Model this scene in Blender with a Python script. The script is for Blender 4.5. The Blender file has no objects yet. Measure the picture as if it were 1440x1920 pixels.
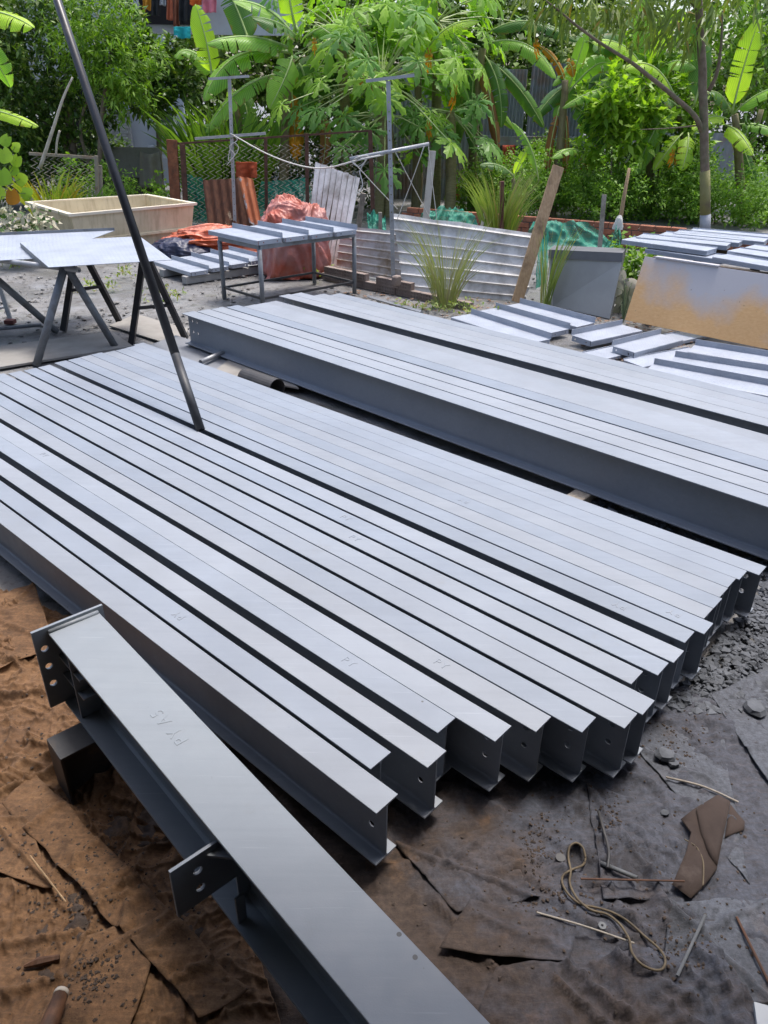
import bpy, math, random
import numpy as np
from mathutils import Vector, Matrix, noise
random.seed(7); rng = np.random.default_rng(11)
S = bpy.context.scene
COL = S.collection
# ------------------------------------------------------------------ camera
FPX, PITCH, ROLL, ZC = 1409.0, 0.4991, 0.0150, 1.935
cp, sp = math.cos(PITCH), math.sin(PITCH)
R0 = np.array([[1, 0, 0], [0, -sp, -cp], [0, cp, -sp]])
cr, sr = math.cos(ROLL), math.sin(ROLL)
RC = np.array([[cr, -sr, 0], [sr, cr, 0], [0, 0, 1]]) @ R0
CAM = np.array([0, 0, ZC])
camd = bpy.data.cameras.new('camera'); cam = bpy.data.objects.new('camera', camd); COL.objects.link(cam)
camd.sensor_fit = 'VERTICAL'; camd.sensor_height = 36; camd.lens = FPX * 36 / 1920
camd.clip_start = 0.05; camd.clip_end = 2000
Mx = np.stack([RC[0], -RC[1], -RC[2]], 1)
cam.matrix_world = Matrix([list(Mx[0]) + [0], list(Mx[1]) + [0], list(Mx[2]) + [ZC], [0, 0, 0, 1]])
S.camera = cam
# ------------------------------------------------------------------ light
SUN_EL, SUN_AZ = math.radians(74), math.radians(35)      # azimuth clockwise from +Y
w = bpy.data.worlds.new('World'); S.world = w; w.use_nodes = True
nt = w.node_tree; nt.nodes.clear()
sky = nt.nodes.new('ShaderNodeTexSky'); sky.sky_type = 'NISHITA'; sky.sun_disc = False
sky.sun_elevation = SUN_EL; sky.sun_rotation = SUN_AZ
sky.air_density = 1.0; sky.dust_density = 4.0; sky.ozone_density = 1.0
bg = nt.nodes.new('ShaderNodeBackground'); bg.inputs['Strength'].default_value = 0.15
wo = nt.nodes.new('ShaderNodeOutputWorld')
nt.links.new(sky.outputs[0], bg.inputs[0]); nt.links.new(bg.outputs[0], wo.inputs[0])
sd = bpy.data.lights.new('sun', 'SUN'); sd.energy = 1.5; sd.angle = math.radians(12); sd.color = (1, 0.97, 0.93)
sun = bpy.data.objects.new('sun', sd); COL.objects.link(sun)
sv = Vector((math.sin(SUN_AZ) * math.cos(SUN_EL), math.cos(SUN_AZ) * math.cos(SUN_EL), math.sin(SUN_EL)))
sun.rotation_euler = sv.to_track_quat('Z', 'Y').to_euler(); sun.location = sv * 30
S.view_settings.view_transform = 'Standard'; S.view_settings.look = 'None'
S.view_settings.gamma = 1; S.view_settings.use_curve_mapping = False
S.view_settings.exposure = 1.08
S.render.resolution_x = 768; S.render.resolution_y = 1024
S.render.engine = 'CYCLES'
S.cycles.max_bounces = 4; S.cycles.diffuse_bounces = 3; S.cycles.glossy_bounces = 2; S.cycles.transmission_bounces = 3; S.cycles.transparent_max_bounces = 6

# ------------------------------------------------------------------ helpers
def ray(x, y): return np.array([(x - 720) / FPX, (y - 960) / FPX, 1.0]) @ RC
def G(x, y, z=0.0):                      # where the sight line of a spot meets height z
    d = ray(x, y); return Vector(CAM + d * ((z - ZC) / d[2]))
def A(x, y, Y):                          # the spot at distance Y into the yard
    d = ray(x, y); return Vector(CAM + d * (Y / d[1]))
def lerp(a, b, t): return a + (b - a) * t
V = Vector
UP = V((0, 0, 1))

class MB:
    def __init__(s): s.v = []; s.f = []; s.uv = None
    def add(s, vs, fs):
        o = len(s.v); s.v += [tuple(p) for p in vs]; s.f += [tuple(i + o for i in f) for f in fs]; return s
    def box(s, c, ax, ay, az, hx, hy, hz, ch=0.0):
        c, ax, ay, az = V(c), V(ax), V(ay), V(az)
        if ch <= 0:
            p = [c + ax * (hx * i) + ay * (hy * j) + az * (hz * k) for i in (-1, 1) for j in (-1, 1) for k in (-1, 1)]
            return s.add(p, [(0, 1, 3, 2), (4, 6, 7, 5), (0, 4, 5, 1), (2, 3, 7, 6), (0, 2, 6, 4), (1, 5, 7, 3)])
        pr = [(hy - ch, -hz), (hy, -hz + ch), (hy, hz - ch), (hy - ch, hz), (-hy + ch, hz), (-hy, hz - ch), (-hy, -hz + ch), (-hy + ch, -hz)]
        p = []
        for i, k in ((-hx, 1 - ch / max(hy, hz)), (-hx + ch, 1), (hx - ch, 1), (hx, 1 - ch / max(hy, hz))):
            p += [c + ax * i + ay * (a * k) + az * (b * k) for a, b in pr]
        n = 8; f = []
        for r in range(3):
            f += [(r * n + i, (r + 1) * n + i, (r + 1) * n + (i + 1) % n, r * n + (i + 1) % n) for i in range(n)]
        f += [tuple(range(n)), tuple(range(4 * n - 1, 3 * n - 1, -1))]
        return s.add(p, f)
    def bar(s, a, b, wx, wz, up=UP, ch=0.0):
        a, b = V(a), V(b); d = (b - a).normalized(); sd_ = d.cross(V(up)).normalized(); u = sd_.cross(d)
        return s.box((a + b) / 2, d, sd_, u, (b - a).length / 2, wx / 2, wz / 2, ch)
    def tube(s, pts, r, n=8, caps=True, hollow=0.0):
        pts = [V(p) for p in pts]; m = len(pts)
        rs = r if isinstance(r, (list, tuple)) else [r] * m
        prev = None; vs = []
        for i, p in enumerate(pts):
            t = (pts[min(i + 1, m - 1)] - pts[max(i - 1, 0)])
            t = t.normalized() if t.length > 1e-9 else UP
            a = prev if prev is not None else (UP if abs(t.z) < 0.9 else V((1, 0, 0)))
            x = (a - t * a.dot(t)); x = x.normalized() if x.length > 1e-6 else t.orthogonal().normalized()
            prev = x; y = t.cross(x)
            vs += [p + (x * math.cos(q) + y * math.sin(q)) * rs[i] for q in [2 * math.pi * k / n for k in range(n)]]
        f = [(i * n + k, i * n + (k + 1) % n, (i + 1) * n + (k + 1) % n, (i + 1) * n + k) for i in range(m - 1) for k in range(n)]
        if hollow > 0:
            c0 = [(pts[0] + (V(q) - pts[0]) * hollow) for q in vs[:n]]; c1 = [(pts[-1] + (V(q) - pts[-1]) * hollow) for q in vs[-n:]]
            o = len(vs); vs = vs + c0 + c1
            f += [(k, o + k, o + (k + 1) % n, (k + 1) % n) for k in range(n)]
            b = (m - 1) * n
            f += [(b + k, b + (k + 1) % n, o + n + (k + 1) % n, o + n + k) for k in range(n)]
            f += [(o + k, o + n + k, o + n + (k + 1) % n, o + (k + 1) % n) for k in range(n)]
        elif caps:
            f += [tuple(range(n - 1, -1, -1)), tuple(range((m - 1) * n, m * n))]
        return s.add(vs, f)
    def grid(s, fn, nu, nv):
        vs = [fn(i / nu, j / nv) for j in range(nv + 1) for i in range(nu + 1)]
        return s.add(vs, [(j * (nu + 1) + i, j * (nu + 1) + i + 1, (j + 1) * (nu + 1) + i + 1, (j + 1) * (nu + 1) + i) for j in range(nv) for i in range(nu)])
    def holed(s, o, ux, uy, w_, h_, th, holes, seg=14):
        """flat plate from o along ux (w_) and uy (h_), thickness th about its plane, with round holes through it"""
        o, ux, uy = V(o), V(ux), V(uy); nz = ux.cross(uy)
        xs = {0.0, w_}; ys = {0.0, h_}; m = 1.35
        for x, y, r in holes: xs |= {round(x - r * m, 5), round(x + r * m, 5)}; ys |= {round(y - r * m, 5), round(y + r * m, 5)}
        xs = sorted(xs); ys = sorted(ys)
        P = lambda x, y, z: o + ux * x + uy * y + nz * z
        t = th / 2
        for i in range(len(xs) - 1):
            for j in range(len(ys) - 1):
                x0, x1, y0, y1 = xs[i], xs[i + 1], ys[j], ys[j + 1]
                hh = [q for q in holes if x0 - 1e-4 < q[0] < x1 + 1e-4 and y0 - 1e-4 < q[1] < y1 + 1e-4]
                if not hh:
                    s.add([P(x, y, z) for z in (t, -t) for x, y in ((x0, y0), (x1, y0), (x1, y1), (x0, y1))], [(0, 1, 2, 3), (7, 6, 5, 4)])
                else:
                    x, y, r = hh[0]; vs = []
                    for k in range(seg):
                        a = 2 * math.pi * k / seg; ca, sa = math.cos(a), math.sin(a)
                        kx = ((x1 - x) if ca > 0 else (x - x0)) / max(abs(ca), 1e-6); ky = ((y1 - y) if sa > 0 else (y - y0)) / max(abs(sa), 1e-6)
                        q = min(kx, ky)
                        vs += [P(x + ca * q, y + sa * q, t), P(x + ca * r, y + sa * r, t), P(x + ca * r, y + sa * r, -t), P(x + ca * q, y + sa * q, -t)]
                    cs = [P(a, b, z) for z in (t, -t) for a, b in ((x1, y1), (x0, y1), (x0, y0), (x1, y0))]
                    f = []
                    for k in range(seg):
                        a, b = 4 * k, 4 * ((k + 1) % seg)
                        f += [(a, b, b + 1, a + 1), (a + 1, b + 1, b + 2, a + 2), (a + 2, b + 2, b + 3, a + 3)]
                    base = 4 * seg
                    for ci, (sx, sy) in enumerate(((1, 1), (-1, 1), (-1, -1), (1, -1))):   # corner fills
                        ca_ = math.atan2(sy * ((y1 - y) if sy > 0 else (y - y0)), sx * ((x1 - x) if sx > 0 else (x - x0))) % (2 * math.pi)
                        k = int(ca_ / (2 * math.pi) * seg) % seg; b = (k + 1) % seg
                        f += [(4 * k, base + ci, 4 * b), (4 * b + 3, base + 4 + ci, 4 * k + 3)]
                    s.add(vs + cs, f)
        ring = [(0, 0), (w_, 0), (w_, h_), (0, h_)]
        s.add([P(x, y, z) for x, y in ring for z in (t, -t)], [(2 * k, 2 * k + 1, (2 * k + 3) % 8, (2 * k + 2) % 8) for k in range(4)])
        return s
    def prism(s, prof, o, ax, ay, az, L):
        """closed 2-D outline prof in (ay, az), pushed along ax by L from o"""
        o, ax, ay, az = V(o), V(ax), V(ay), V(az); n = len(prof)
        vs = [o + ay * a + az * b for a, b in prof] + [o + ax * L + ay * a + az * b for a, b in prof]
        return s.add(vs, [(i, (i + 1) % n, n + (i + 1) % n, n + i) for i in range(n)] + [tuple(range(n - 1, -1, -1)), tuple(range(n, 2 * n))])
    def mesh(s, name, org=(0, 0, 0), smooth=False):
        o = V(org); me = bpy.data.meshes.new(name)
        me.from_pydata([(p[0] - o.x, p[1] - o.y, p[2] - o.z) for p in s.v], [], s.f)
        if smooth: me.polygons.foreach_set('use_smooth', [True] * len(me.polygons))
        if s.uv: 
            l = me.uv_layers.new(name='uv'); 
            vi = np.empty(len(me.loops), dtype=np.int32); me.loops.foreach_get('vertex_index', vi)
            l.data.foreach_set('uv', np.array(s.uv, dtype=np.float32)[vi].ravel())
        me.update(); return me

def link(name, me, mat=None, parent=None, loc=(0, 0, 0)):
    o = bpy.data.objects.new(name, me); COL.objects.link(o)
    if mat and me is not None and not me.materials: me.materials.append(mat)
    o.location = loc
    if parent: o.parent = parent
    return o
def tag(o, label=None, cat=None, group=None, kind=None):
    if label: o['label'] = label
    if cat: o['category'] = cat
    if group: o['group'] = group
    if kind: o['kind'] = kind
    return o
def worg(p):
    l = V((0, 0, 0))
    while p: l += V(p.location); p = p.parent
    return l
def thing(name, label, cat, loc, group=None):
    o = bpy.data.objects.new(name, None); COL.objects.link(o); o.location = loc; o.empty_display_size = 0.1
    return tag(o, label, cat, group)
def part(name, mb, mat, parent, smooth=False):      # mesh given in world coordinates, hung on an unrotated parent
    return link(name, mb.mesh(name, worg(parent), smooth), mat, parent)
def single(name, mb, mat, label, cat, loc, group=None, smooth=False, kind=None):
    return tag(link(name, mb.mesh(name, loc, smooth), mat, None, loc), label, cat, group, kind)
def autosmooth(o, ang=35):
    o.data.polygons.foreach_set('use_smooth', [True] * len(o.data.polygons))
    o.data.set_sharp_from_angle(angle=math.radians(ang))
    return o
def smooth_path(pts, k=6):
    pts = [V(p) for p in pts]; out = []
    for i in range(len(pts) - 1):
        p0, p1, p2, p3 = pts[max(i - 1, 0)], pts[i], pts[i + 1], pts[min(i + 2, len(pts) - 1)]
        for j in range(k):
            t = j / k
            out.append(0.5 * ((2 * p1) + (p2 - p0) * t + (2 * p0 - 5 * p1 + 4 * p2 - p3) * t * t + (3 * p1 - p0 - 3 * p2 + p3) * t ** 3))
    return out + [pts[-1]]

# ------------------------------------------------------------------ materials
class NT:
    def __init__(s, m): s.t = m.node_tree; s.n = s.t.nodes
    def new(s, t, **k):
        nd = s.n.new(t)
        for a, b in k.items():
            if a.startswith('i_'): nd.inputs[a[2:]].default_value = b
            else: setattr(nd, a, b)
        return nd
    def l(s, a, b): s.t.links.new(a, b)
    def noise(s, co, scale, detail=4, rough=0.55, dist=0.0):
        n = s.new('ShaderNodeTexNoise'); n.inputs['Scale'].default_value = scale; n.inputs['Detail'].default_value = detail
        n.inputs['Roughness'].default_value = rough; n.inputs['Distortion'].default_value = dist
        if co is not None: s.l(co, n.inputs['Vector'])
        return n.outputs['Fac']
    def ramp(s, x, a, b, ca=(0, 0, 0, 1), cb=(1, 1, 1, 1)):
        r = s.new('ShaderNodeValToRGB'); e = r.color_ramp.elements
        e[0].position, e[1].position = a, b; e[0].color, e[1].color = ca, cb; s.l(x, r.inputs[0]); return r.outputs[0]
    def mix(s, fac, a, b, mode='MIX'):
        m = s.new('ShaderNodeMix'); m.data_type = 'RGBA'; m.blend_type = mode
        for sock, val in ((m.inputs[0], fac), (m.inputs[6], a), (m.inputs[7], b)):
            if hasattr(val, 'is_linked'): s.l(val, sock)
            elif isinstance(val, (int, float)): sock.default_value = val
            else: sock.default_value = tuple(val) + ((1,) if len(val) == 3 else ())
        return m.outputs[2]
    def math(s, op, a, b=None, c=None):
        m = s.new('ShaderNodeMath'); m.operation = op
        for i, val in enumerate((a, b, c)):
            if val is None: continue
            if hasattr(val, 'is_linked'): s.l(val, m.inputs[i])
            else: m.inputs[i].default_value = val
        return m.outputs[0]
    def bump(s, h, strength, dist=0.01, normal=None):
        b = s.new('ShaderNodeBump'); b.inputs['Strength'].default_value = strength; b.inputs['Distance'].default_value = dist
        s.l(h, b.inputs['Height'])
        if normal is not None: s.l(normal, b.inputs['Normal'])
        return b.outputs[0]
def newmat(name):
    m = bpy.data.materials.new(name); m.use_nodes = True
    t = NT(m); b = m.node_tree.nodes['Principled BSDF']; return m, t, b
def coords(t, world=True):
    if world: return t.new('ShaderNodeNewGeometry').outputs['Position']
    return t.new('ShaderNodeTexCoord').outputs['Object']
def M(name, c, rough=0.6, c2=None, sc=6.0, lo=0.35, hi=0.7, bump=0.0, bsc=60.0, metal=0.0, dirt=None, dsc=3.0, dlo=0.5, dhi=0.75, spec=0.5, bd=0.004, stretch=None, rvar=0.0):
    m, t, b = newmat(name); co = coords(t)
    if stretch:
        mp = t.new('ShaderNodeMapping'); mp.inputs['Scale'].default_value = stretch; t.l(co, mp.inputs['Vector']); co2 = mp.outputs[0]
    else: co2 = co
    col = None
    if c2 is not None: col = t.mix(t.ramp(t.noise(co2, sc, 6, 0.6), lo, hi), c, c2)
    if dirt is not None: col = t.mix(t.ramp(t.noise(co, dsc, 7, 0.65), dlo, dhi), col if col is not None else c, dirt)
    if col is not None: t.l(col, b.inputs['Base Color'])
    else: b.inputs['Base Color'].default_value = tuple(c) + (1,)
    b.inputs['Roughness'].default_value = rough; b.inputs['Metallic'].default_value = metal
    b.inputs['Specular IOR Level'].default_value = spec
    if rvar > 0:
        r = t.new('ShaderNodeMapRange'); t.l(t.noise(co, 3.0, 5, 0.6), r.inputs[0]); r.inputs[1].default_value = 0.3; r.inputs[2].default_value = 0.7
        r.inputs[3].default_value = rough - rvar; r.inputs[4].default_value = rough + rvar; t.l(r.outputs[0], b.inputs['Roughness'])
    if bump > 0: t.l(t.bump(t.noise(co2, bsc, 6, 0.6), bump, bd), b.inputs['Normal'])
    return m
LEAFGAIN = 1.85
def leafmat(name, ca, cb, rough=0.45, trans=0.3, tc=None, dead=None, deadp=0.96, veins=False):
    m, t, b = newmat(name); geo = t.new('ShaderNodeNewGeometry'); rnd = geo.outputs['Random Per Island']
    oi = t.new('ShaderNodeObjectInfo').outputs['Random']
    rr = t.math('FRACT', t.math('ADD', rnd, oi))
    ca = [x * LEAFGAIN * k for x, k in zip(ca, (1.22, 1.0, .8))]; cb = [x * LEAFGAIN * k for x, k in zip(cb, (1.22, 1.0, .8))]
    col = t.mix(rr, ca, cb)
    big = t.ramp(t.noise(geo.outputs['Position'], 1.7, 3), 0.3, 0.7)
    col = t.mix(t.math('MULTIPLY', big, 0.45), col, [x * 0.4 for x in ca])
    if dead is not None: col = t.mix(t.math('GREATER_THAN', t.math('FRACT', t.math('MULTIPLY', rr, 7.31)), deadp), col, dead)
    if veins:
        uv = t.new('ShaderNodeUVMap', uv_map='uv').outputs[0]
        sx = t.new('ShaderNodeSeparateXYZ'); t.l(uv, sx.inputs[0])
        k = t.math('SINE', t.math('MULTIPLY', t.math('ADD', sx.outputs[0], t.math('MULTIPLY', t.math('ABSOLUTE', sx.outputs[1]), -0.25)), 150.0))
        col = t.mix(t.math('MULTIPLY_ADD', k, 0.13, 0.13), col, [min(1, x * 1.7) for x in cb])
        t.l(t.bump(k, 0.25, 0.01), b.inputs['Normal'])
        edge = t.ramp(t.math('MULTIPLY', t.math('ABSOLUTE', sx.outputs[1]), t.noise(geo.outputs['Position'], 9.0, 5)), 0.46, 0.6)
        col = t.mix(t.math('MULTIPLY', edge, 0.7), col, (0.22, 0.13, 0.03))
    t.l(col, b.inputs['Base Color']); b.inputs['Roughness'].default_value = rough; b.inputs['Specular IOR Level'].default_value = 0.28
    tr = t.new('ShaderNodeBsdfTranslucent'); t.l(t.mix(1.0, col, tc or (1.5, 1.7, 0.5), 'MULTIPLY'), tr.inputs[0])
    mx = t.new('ShaderNodeMixShader'); mx.inputs[0].default_value = trans
    out = m.node_tree.nodes['Material Output']
    t.l(b.outputs[0], mx.inputs[1]); t.l(tr.outputs[0], mx.inputs[2]); t.l(mx.outputs[0], out.inputs[0])
    return m
# ================================================================== materials: steel
def paint(name, c, rough=0.42, spk=0.5):
    m, t, b = newmat(name); co = coords(t)
    n1 = t.noise(co, 2.3, 6, 0.62); n2 = t.noise(co, 14.0, 5, 0.6)
    mp = t.new('ShaderNodeMapping'); mp.inputs['Rotation'].default_value = (0, 0, 0.731); mp.inputs['Scale'].default_value = (1.2, 22, 22); t.l(co, mp.inputs[0])
    st = t.noise(mp.outputs[0], 2.0, 4, 0.55)
    col = t.mix(t.ramp(n1, 0.32, 0.7), [x * 0.90 for x in c], [min(1, x * 1.07) for x in c])
    col = t.mix(t.math('MULTIPLY', t.ramp(st, 0.45, 0.75), 0.22), col, [x * 0.72 for x in c])
    mp2 = t.new('ShaderNodeMapping'); mp2.inputs['Rotation'].default_value = (0, 0, 0.3); mp2.inputs['Scale'].default_value = (2.5, 90, 40); t.l(co, mp2.inputs[0])
    col = t.mix(t.math('MULTIPLY', t.ramp(t.noise(mp2.outputs[0], 1.5, 3, 0.5), 0.66, 0.70), 0.22), col, [x * 1.5 for x in c])
    v = t.new('ShaderNodeTexVoronoi'); v.inputs['Scale'].default_value = 17.0; t.l(co, v.inputs['Vector'])
    sm = t.math('LESS_THAN', v.outputs['Distance'], t.math('MULTIPLY', t.ramp(t.noise(co, 5.0, 3), 0.58, 0.75), 0.09 * spk * 2))
    col = t.mix(t.math('MULTIPLY', sm, 0.8), col, (0.06, 0.055, 0.05))
    col = t.mix(t.math('MULTIPLY', t.ramp(t.noise(co, 6.0, 8, 0.7), 0.60, 0.74), 0.22), col, (0.20, 0.19, 0.165))
    col = t.mix(t.math('MULTIPLY', t.ramp(t.noise(co, 38.0, 6, 0.75), 0.66, 0.74), 0.4 * spk + 0.1), col, (0.12, 0.11, 0.10))
    hv = t.new('ShaderNodeHueSaturation'); t.l(col, hv.inputs['Color']); t.l(t.math('MULTIPLY_ADD', t.new('ShaderNodeObjectInfo').outputs['Random'], 0.15, 0.92), hv.inputs['Value']); t.l(t.math('MULTIPLY_ADD', t.math('FRACT', t.math('MULTIPLY', t.new('ShaderNodeObjectInfo').outputs['Random'], 7.7)), 0.5, 0.7), hv.inputs['Saturation']); col = hv.outputs[0]
    t.l(col, b.inputs['Base Color'])
    r = t.new('ShaderNodeMapRange'); t.l(n2, r.inputs[0]); r.inputs[1].default_value = 0.3; r.inputs[2].default_value = 0.7
    r.inputs[3].default_value = rough - 0.08; r.inputs[4].default_value = rough + 0.12; t.l(r.outputs[0], b.inputs['Roughness'])
    nb = t.bump(t.noise(co, 260.0, 3, 0.6), 0.10, 0.002)
    nb = t.bump(t.noise(co, 5.0, 4, 0.5), 0.12, 0.01, nb)
    t.l(nb, b.inputs['Normal']); b.inputs['Specular IOR Level'].default_value = 0.38
    return m
m_beam = paint('grey_paint', (0.232, 0.259, 0.30), 0.44)
m_beam2 = paint('grey_paint_far', (0.232, 0.259, 0.30), 0.44)
m_front = paint('grey_paint_front', (0.25, 0.274, 0.298), 0.44, 1.0)
m_black = M('black_paint', (0.016, 0.016, 0.018), 0.38, (0.03, 0.03, 0.033), 8, bump=0.08, bsc=90, spec=0.5, dirt=(0.07, 0.06, 0.05), dsc=5, dlo=0.58, dhi=0.8)
m_polegrey = M('overspray_pole', (0.02, 0.021, 0.024), 0.5, (0.05, 0.054, 0.06), 7, bump=0.06)
def checkmat(name, c):
    m, t, b = newmat(name)
    uv = t.new('ShaderNodeUVMap', uv_map='uv').outputs[0]; sx = t.new('ShaderNodeSeparateXYZ'); t.l(uv, sx.inputs[0])
    p = 0.034
    u = t.math('DIVIDE', sx.outputs[0], p); v = t.math('DIVIDE', sx.outputs[1], p)
    fu = t.math('SUBTRACT', t.math('FRACT', u), 0.5); fv = t.math('SUBTRACT', t.math('FRACT', v), 0.5)
    par = t.math('MULTIPLY_ADD', t.math('PINGPONG', t.math('ADD', t.math('FLOOR', u), t.math('FLOOR', v)), 1.0), 2.0, -1.0)
    a = t.math('MULTIPLY', t.math('ADD', fu, t.math('MULTIPLY', par, fv)), 0.7071)
    q = t.math('MULTIPLY', t.math('SUBTRACT', fu, t.math('MULTIPLY', par, fv)), 0.7071)
    h = t.math('SUBTRACT', 1.0, t.math('ADD', t.math('POWER', t.math('DIVIDE', a, 0.46), 2.0), t.math('POWER', t.math('DIVIDE', q, 0.13), 2.0)))
    hh = t.math('MINIMUM', t.math('MAXIMUM', h, 0.0), 0.5)
    co = coords(t)
    col = t.mix(t.ramp(t.noise(co, 4.0, 6, 0.6), 0.3, 0.7), [x * 0.84 for x in c], [min(1, x * 1.1) for x in c])
    t.l(col, b.inputs['Base Color']); b.inputs['Roughness'].default_value = 0.42
    nb = t.bump(t.noise(co, 240.0, 3), 0.1, 0.002); t.l(t.bump(hh, 0.9, 0.005, nb), b.inputs['Normal'])
    return m
m_check = checkmat('checker_plate_paint', (0.34, 0.372, 0.43))
m_galv = M('galvanised', (0.30, 0.31, 0.32), 0.5, (0.42, 0.43, 0.44), 9, bump=0.05, metal=0.3)
m_darksteel = M('dark_steel', (0.030, 0.029, 0.030), 0.55, (0.055, 0.052, 0.05), 9, bump=0.1, dirt=(0.12, 0.08, 0.05), dsc=6, dlo=0.6, dhi=0.8)
m_pipegrey = M('grey_pipe', (0.16, 0.175, 0.19), 0.5, (0.22, 0.235, 0.25), 8, bump=0.08, dirt=(0.10, 0.085, 0.07), dsc=7)
m_rust = M('rust', (0.14, 0.045, 0.018), 0.8, (0.26, 0.10, 0.045), 9, bump=0.3, bsc=70, dirt=(0.05, 0.03, 0.02), dsc=12)
m_wood = M('old_wood', (0.30, 0.19, 0.10), 0.75, (0.44, 0.31, 0.18), 5, bump=0.25, bsc=18, stretch=(14, 14, 2), dirt=(0.12, 0.075, 0.04), dsc=6)
m_woodgrey = M('grey_wood', (0.24, 0.21, 0.17), 0.8, (0.36, 0.32, 0.27), 5, bump=0.25, bsc=18, stretch=(14, 14, 2), dirt=(0.12, 0.10, 0.08), dsc=7)

# ================================================================== beams
_font = {}
def letters(txt, size, mat, parent, x, y, z, rot):
    if txt not in _font:
        c = bpy.data.curves.new('t', 'FONT'); c.body = txt; c.size = size; c.extrude = 0.0006; c.bevel_depth = 0.0004; c.align_x = 'CENTER'; c.align_y = 'CENTER'
        c.offset = -0.0007; c.space_character = 1.25
        o = bpy.data.objects.new('t', c); COL.objects.link(o); bpy.context.view_layer.update()
        _font[txt] = bpy.data.meshes.new_from_object(o.evaluated_get(bpy.context.evaluated_depsgraph_get()))
        bpy.data.objects.remove(o)
    me = _font[txt].copy(); me.name = 'stamped_letters'; me.materials.clear()
    o = link('stamped_letters', me, mat, parent, (x, y, z)); o.rotation_euler = (0, 0, rot); return o
def beam_mesh(name, L, H, B, tf, tw, near=(), far=()):
    mb = MB(); X, Y = V((1, 0, 0)), V((0, 1, 0))
    for zc in (tf / 2, H - tf / 2): mb.box((-L / 2, 0, zc), X, Y, UP, L / 2, B / 2, tf / 2, 0.0009)
    hs = [(L - a, zz * (H - 2 * tf), r) for a, zz, r in near] + [(a, zz * (H - 2 * tf), r) for a, zz, r in far]
    mb.holed((-L, 0, tf), X, UP, L, H - 2 * tf, tw, hs)
    r = B * 0.085
    for sy in (-1, 1):
        for z0, sz in ((tf, 1), (H - tf, -1)):
            a0 = (sy * tw / 2); mb.prism([(a0, z0), (a0 + sy * r, z0), (a0 + sy * r * 0.3, z0 + sz * r * 0.3), (a0, z0 + sz * r)], (-L, 0, 0), X, Y, UP, L)
    return mb.mesh(name)
ANG = -0.731
def frame(ang): return V((math.cos(ang), math.sin(ang), 0)), V((-math.sin(ang), math.cos(ang), 0))
def put_beam(name, me, mat, ang, n, d, z, label, group, cat='steel beam', tilt=0.0):
    dv, nv = frame(ang); o = link(name, me, mat, None, dv * d + nv * n + UP * z)
    o.rotation_euler = (tilt, 0, ang); return tag(o, label, cat, group)
ZB, HB, BB = 0.070, 0.215, 0.0868
# near pile: n of the near flange edge, d of the front end
near = [(1.008, -.916, 'frontmost beam of the near pile, its grey web fully in view'),
 (1.108, -1.030, 'second beam of the near pile, tucked in short behind the frontmost one'),
 (1.222, -.916, 'third beam of the near pile, standing alone between two dark gaps'),
 (1.344, -.978, 'fourth beam of the near pile, its end set back behind its neighbours'),
 (1.434, -.833, 'fifth beam of the near pile, touching the set-back fourth one'),
 (1.550, -.766, 'sixth beam of the near pile, right after a wide dark gap'),
 (1.643, -.663, 'seventh beam of the near pile, two bolt holes showing in its web'),
 (1.745, -.578, 'eighth beam of the near pile, bottom flange over the dark cloth'),
 (1.838, -.564, 'ninth beam of the near pile, its end sticking out above the grey cloth'),
 (1.945, -.652, 'tenth beam of the near pile, its end set well back'),
 (2.045, -.608, 'eleventh beam of the near pile, one before the wide middle gap'),
 (2.143, -.598, 'beam along the near side of the wide middle gap where the black pole stands'),
 (2.274, -.613, 'beam along the far side of the wide middle gap, letters near its end'),
 (2.370, -.583, 'second beam beyond the middle gap, its lettered end sticking out'),
 (2.4605, -.619, 'third beam beyond the middle gap, set back at the front end'),
 (2.5500, -.619, 'fourth beam beyond the middle gap, level with the third at its end'),
 (2.6390, -.629, 'fifth beam beyond the middle gap, tight between its neighbours'),
 (2.7275, -.633, 'sixth beam beyond the middle gap, third from the back of the near pile'),
 (2.8155, -.620, 'second last beam at the back of the near pile'),
 (2.9045, -.572, 'rearmost beam of the near pile, its end over the gravel')]
st = {0: None, 3: (-.42, 0), 5: (-.40, 0), 6: None, 1: (-1.0, math.pi), 9: (-1.3, 0), 10: (-1.5, 0), 12: (-.27, math.pi), 13: (-.13, math.pi), 4: (-2.9, 0), 15: (-1.2, math.pi)}
hn = ((.055, .42, .0105), (.055, .78, .0105))
for i, (n, d, lab) in enumerate(near):
    far_d = -5.18 + random.uniform(-.02, .02) - (0.03 if i < 9 else 0)
    me = beam_mesh('steel_beam', d - far_d, HB, BB, 0.0058, 0.0042, hn, hn)
    o = put_beam('steel_beam', me, m_beam, ANG + random.uniform(-.0006, .0006), n + BB / 2, d, ZB + (0.0015 if i == 3 else random.uniform(-.0006, .0006)), 'grey painted I-beam, ' + lab, 'grey I-beams laid side by side in the near pile')
    if st.get(i): letters('PY', 0.044, m_beam, o, st[i][0], 0.004, HB + 0.0002, st[i][1])
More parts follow.
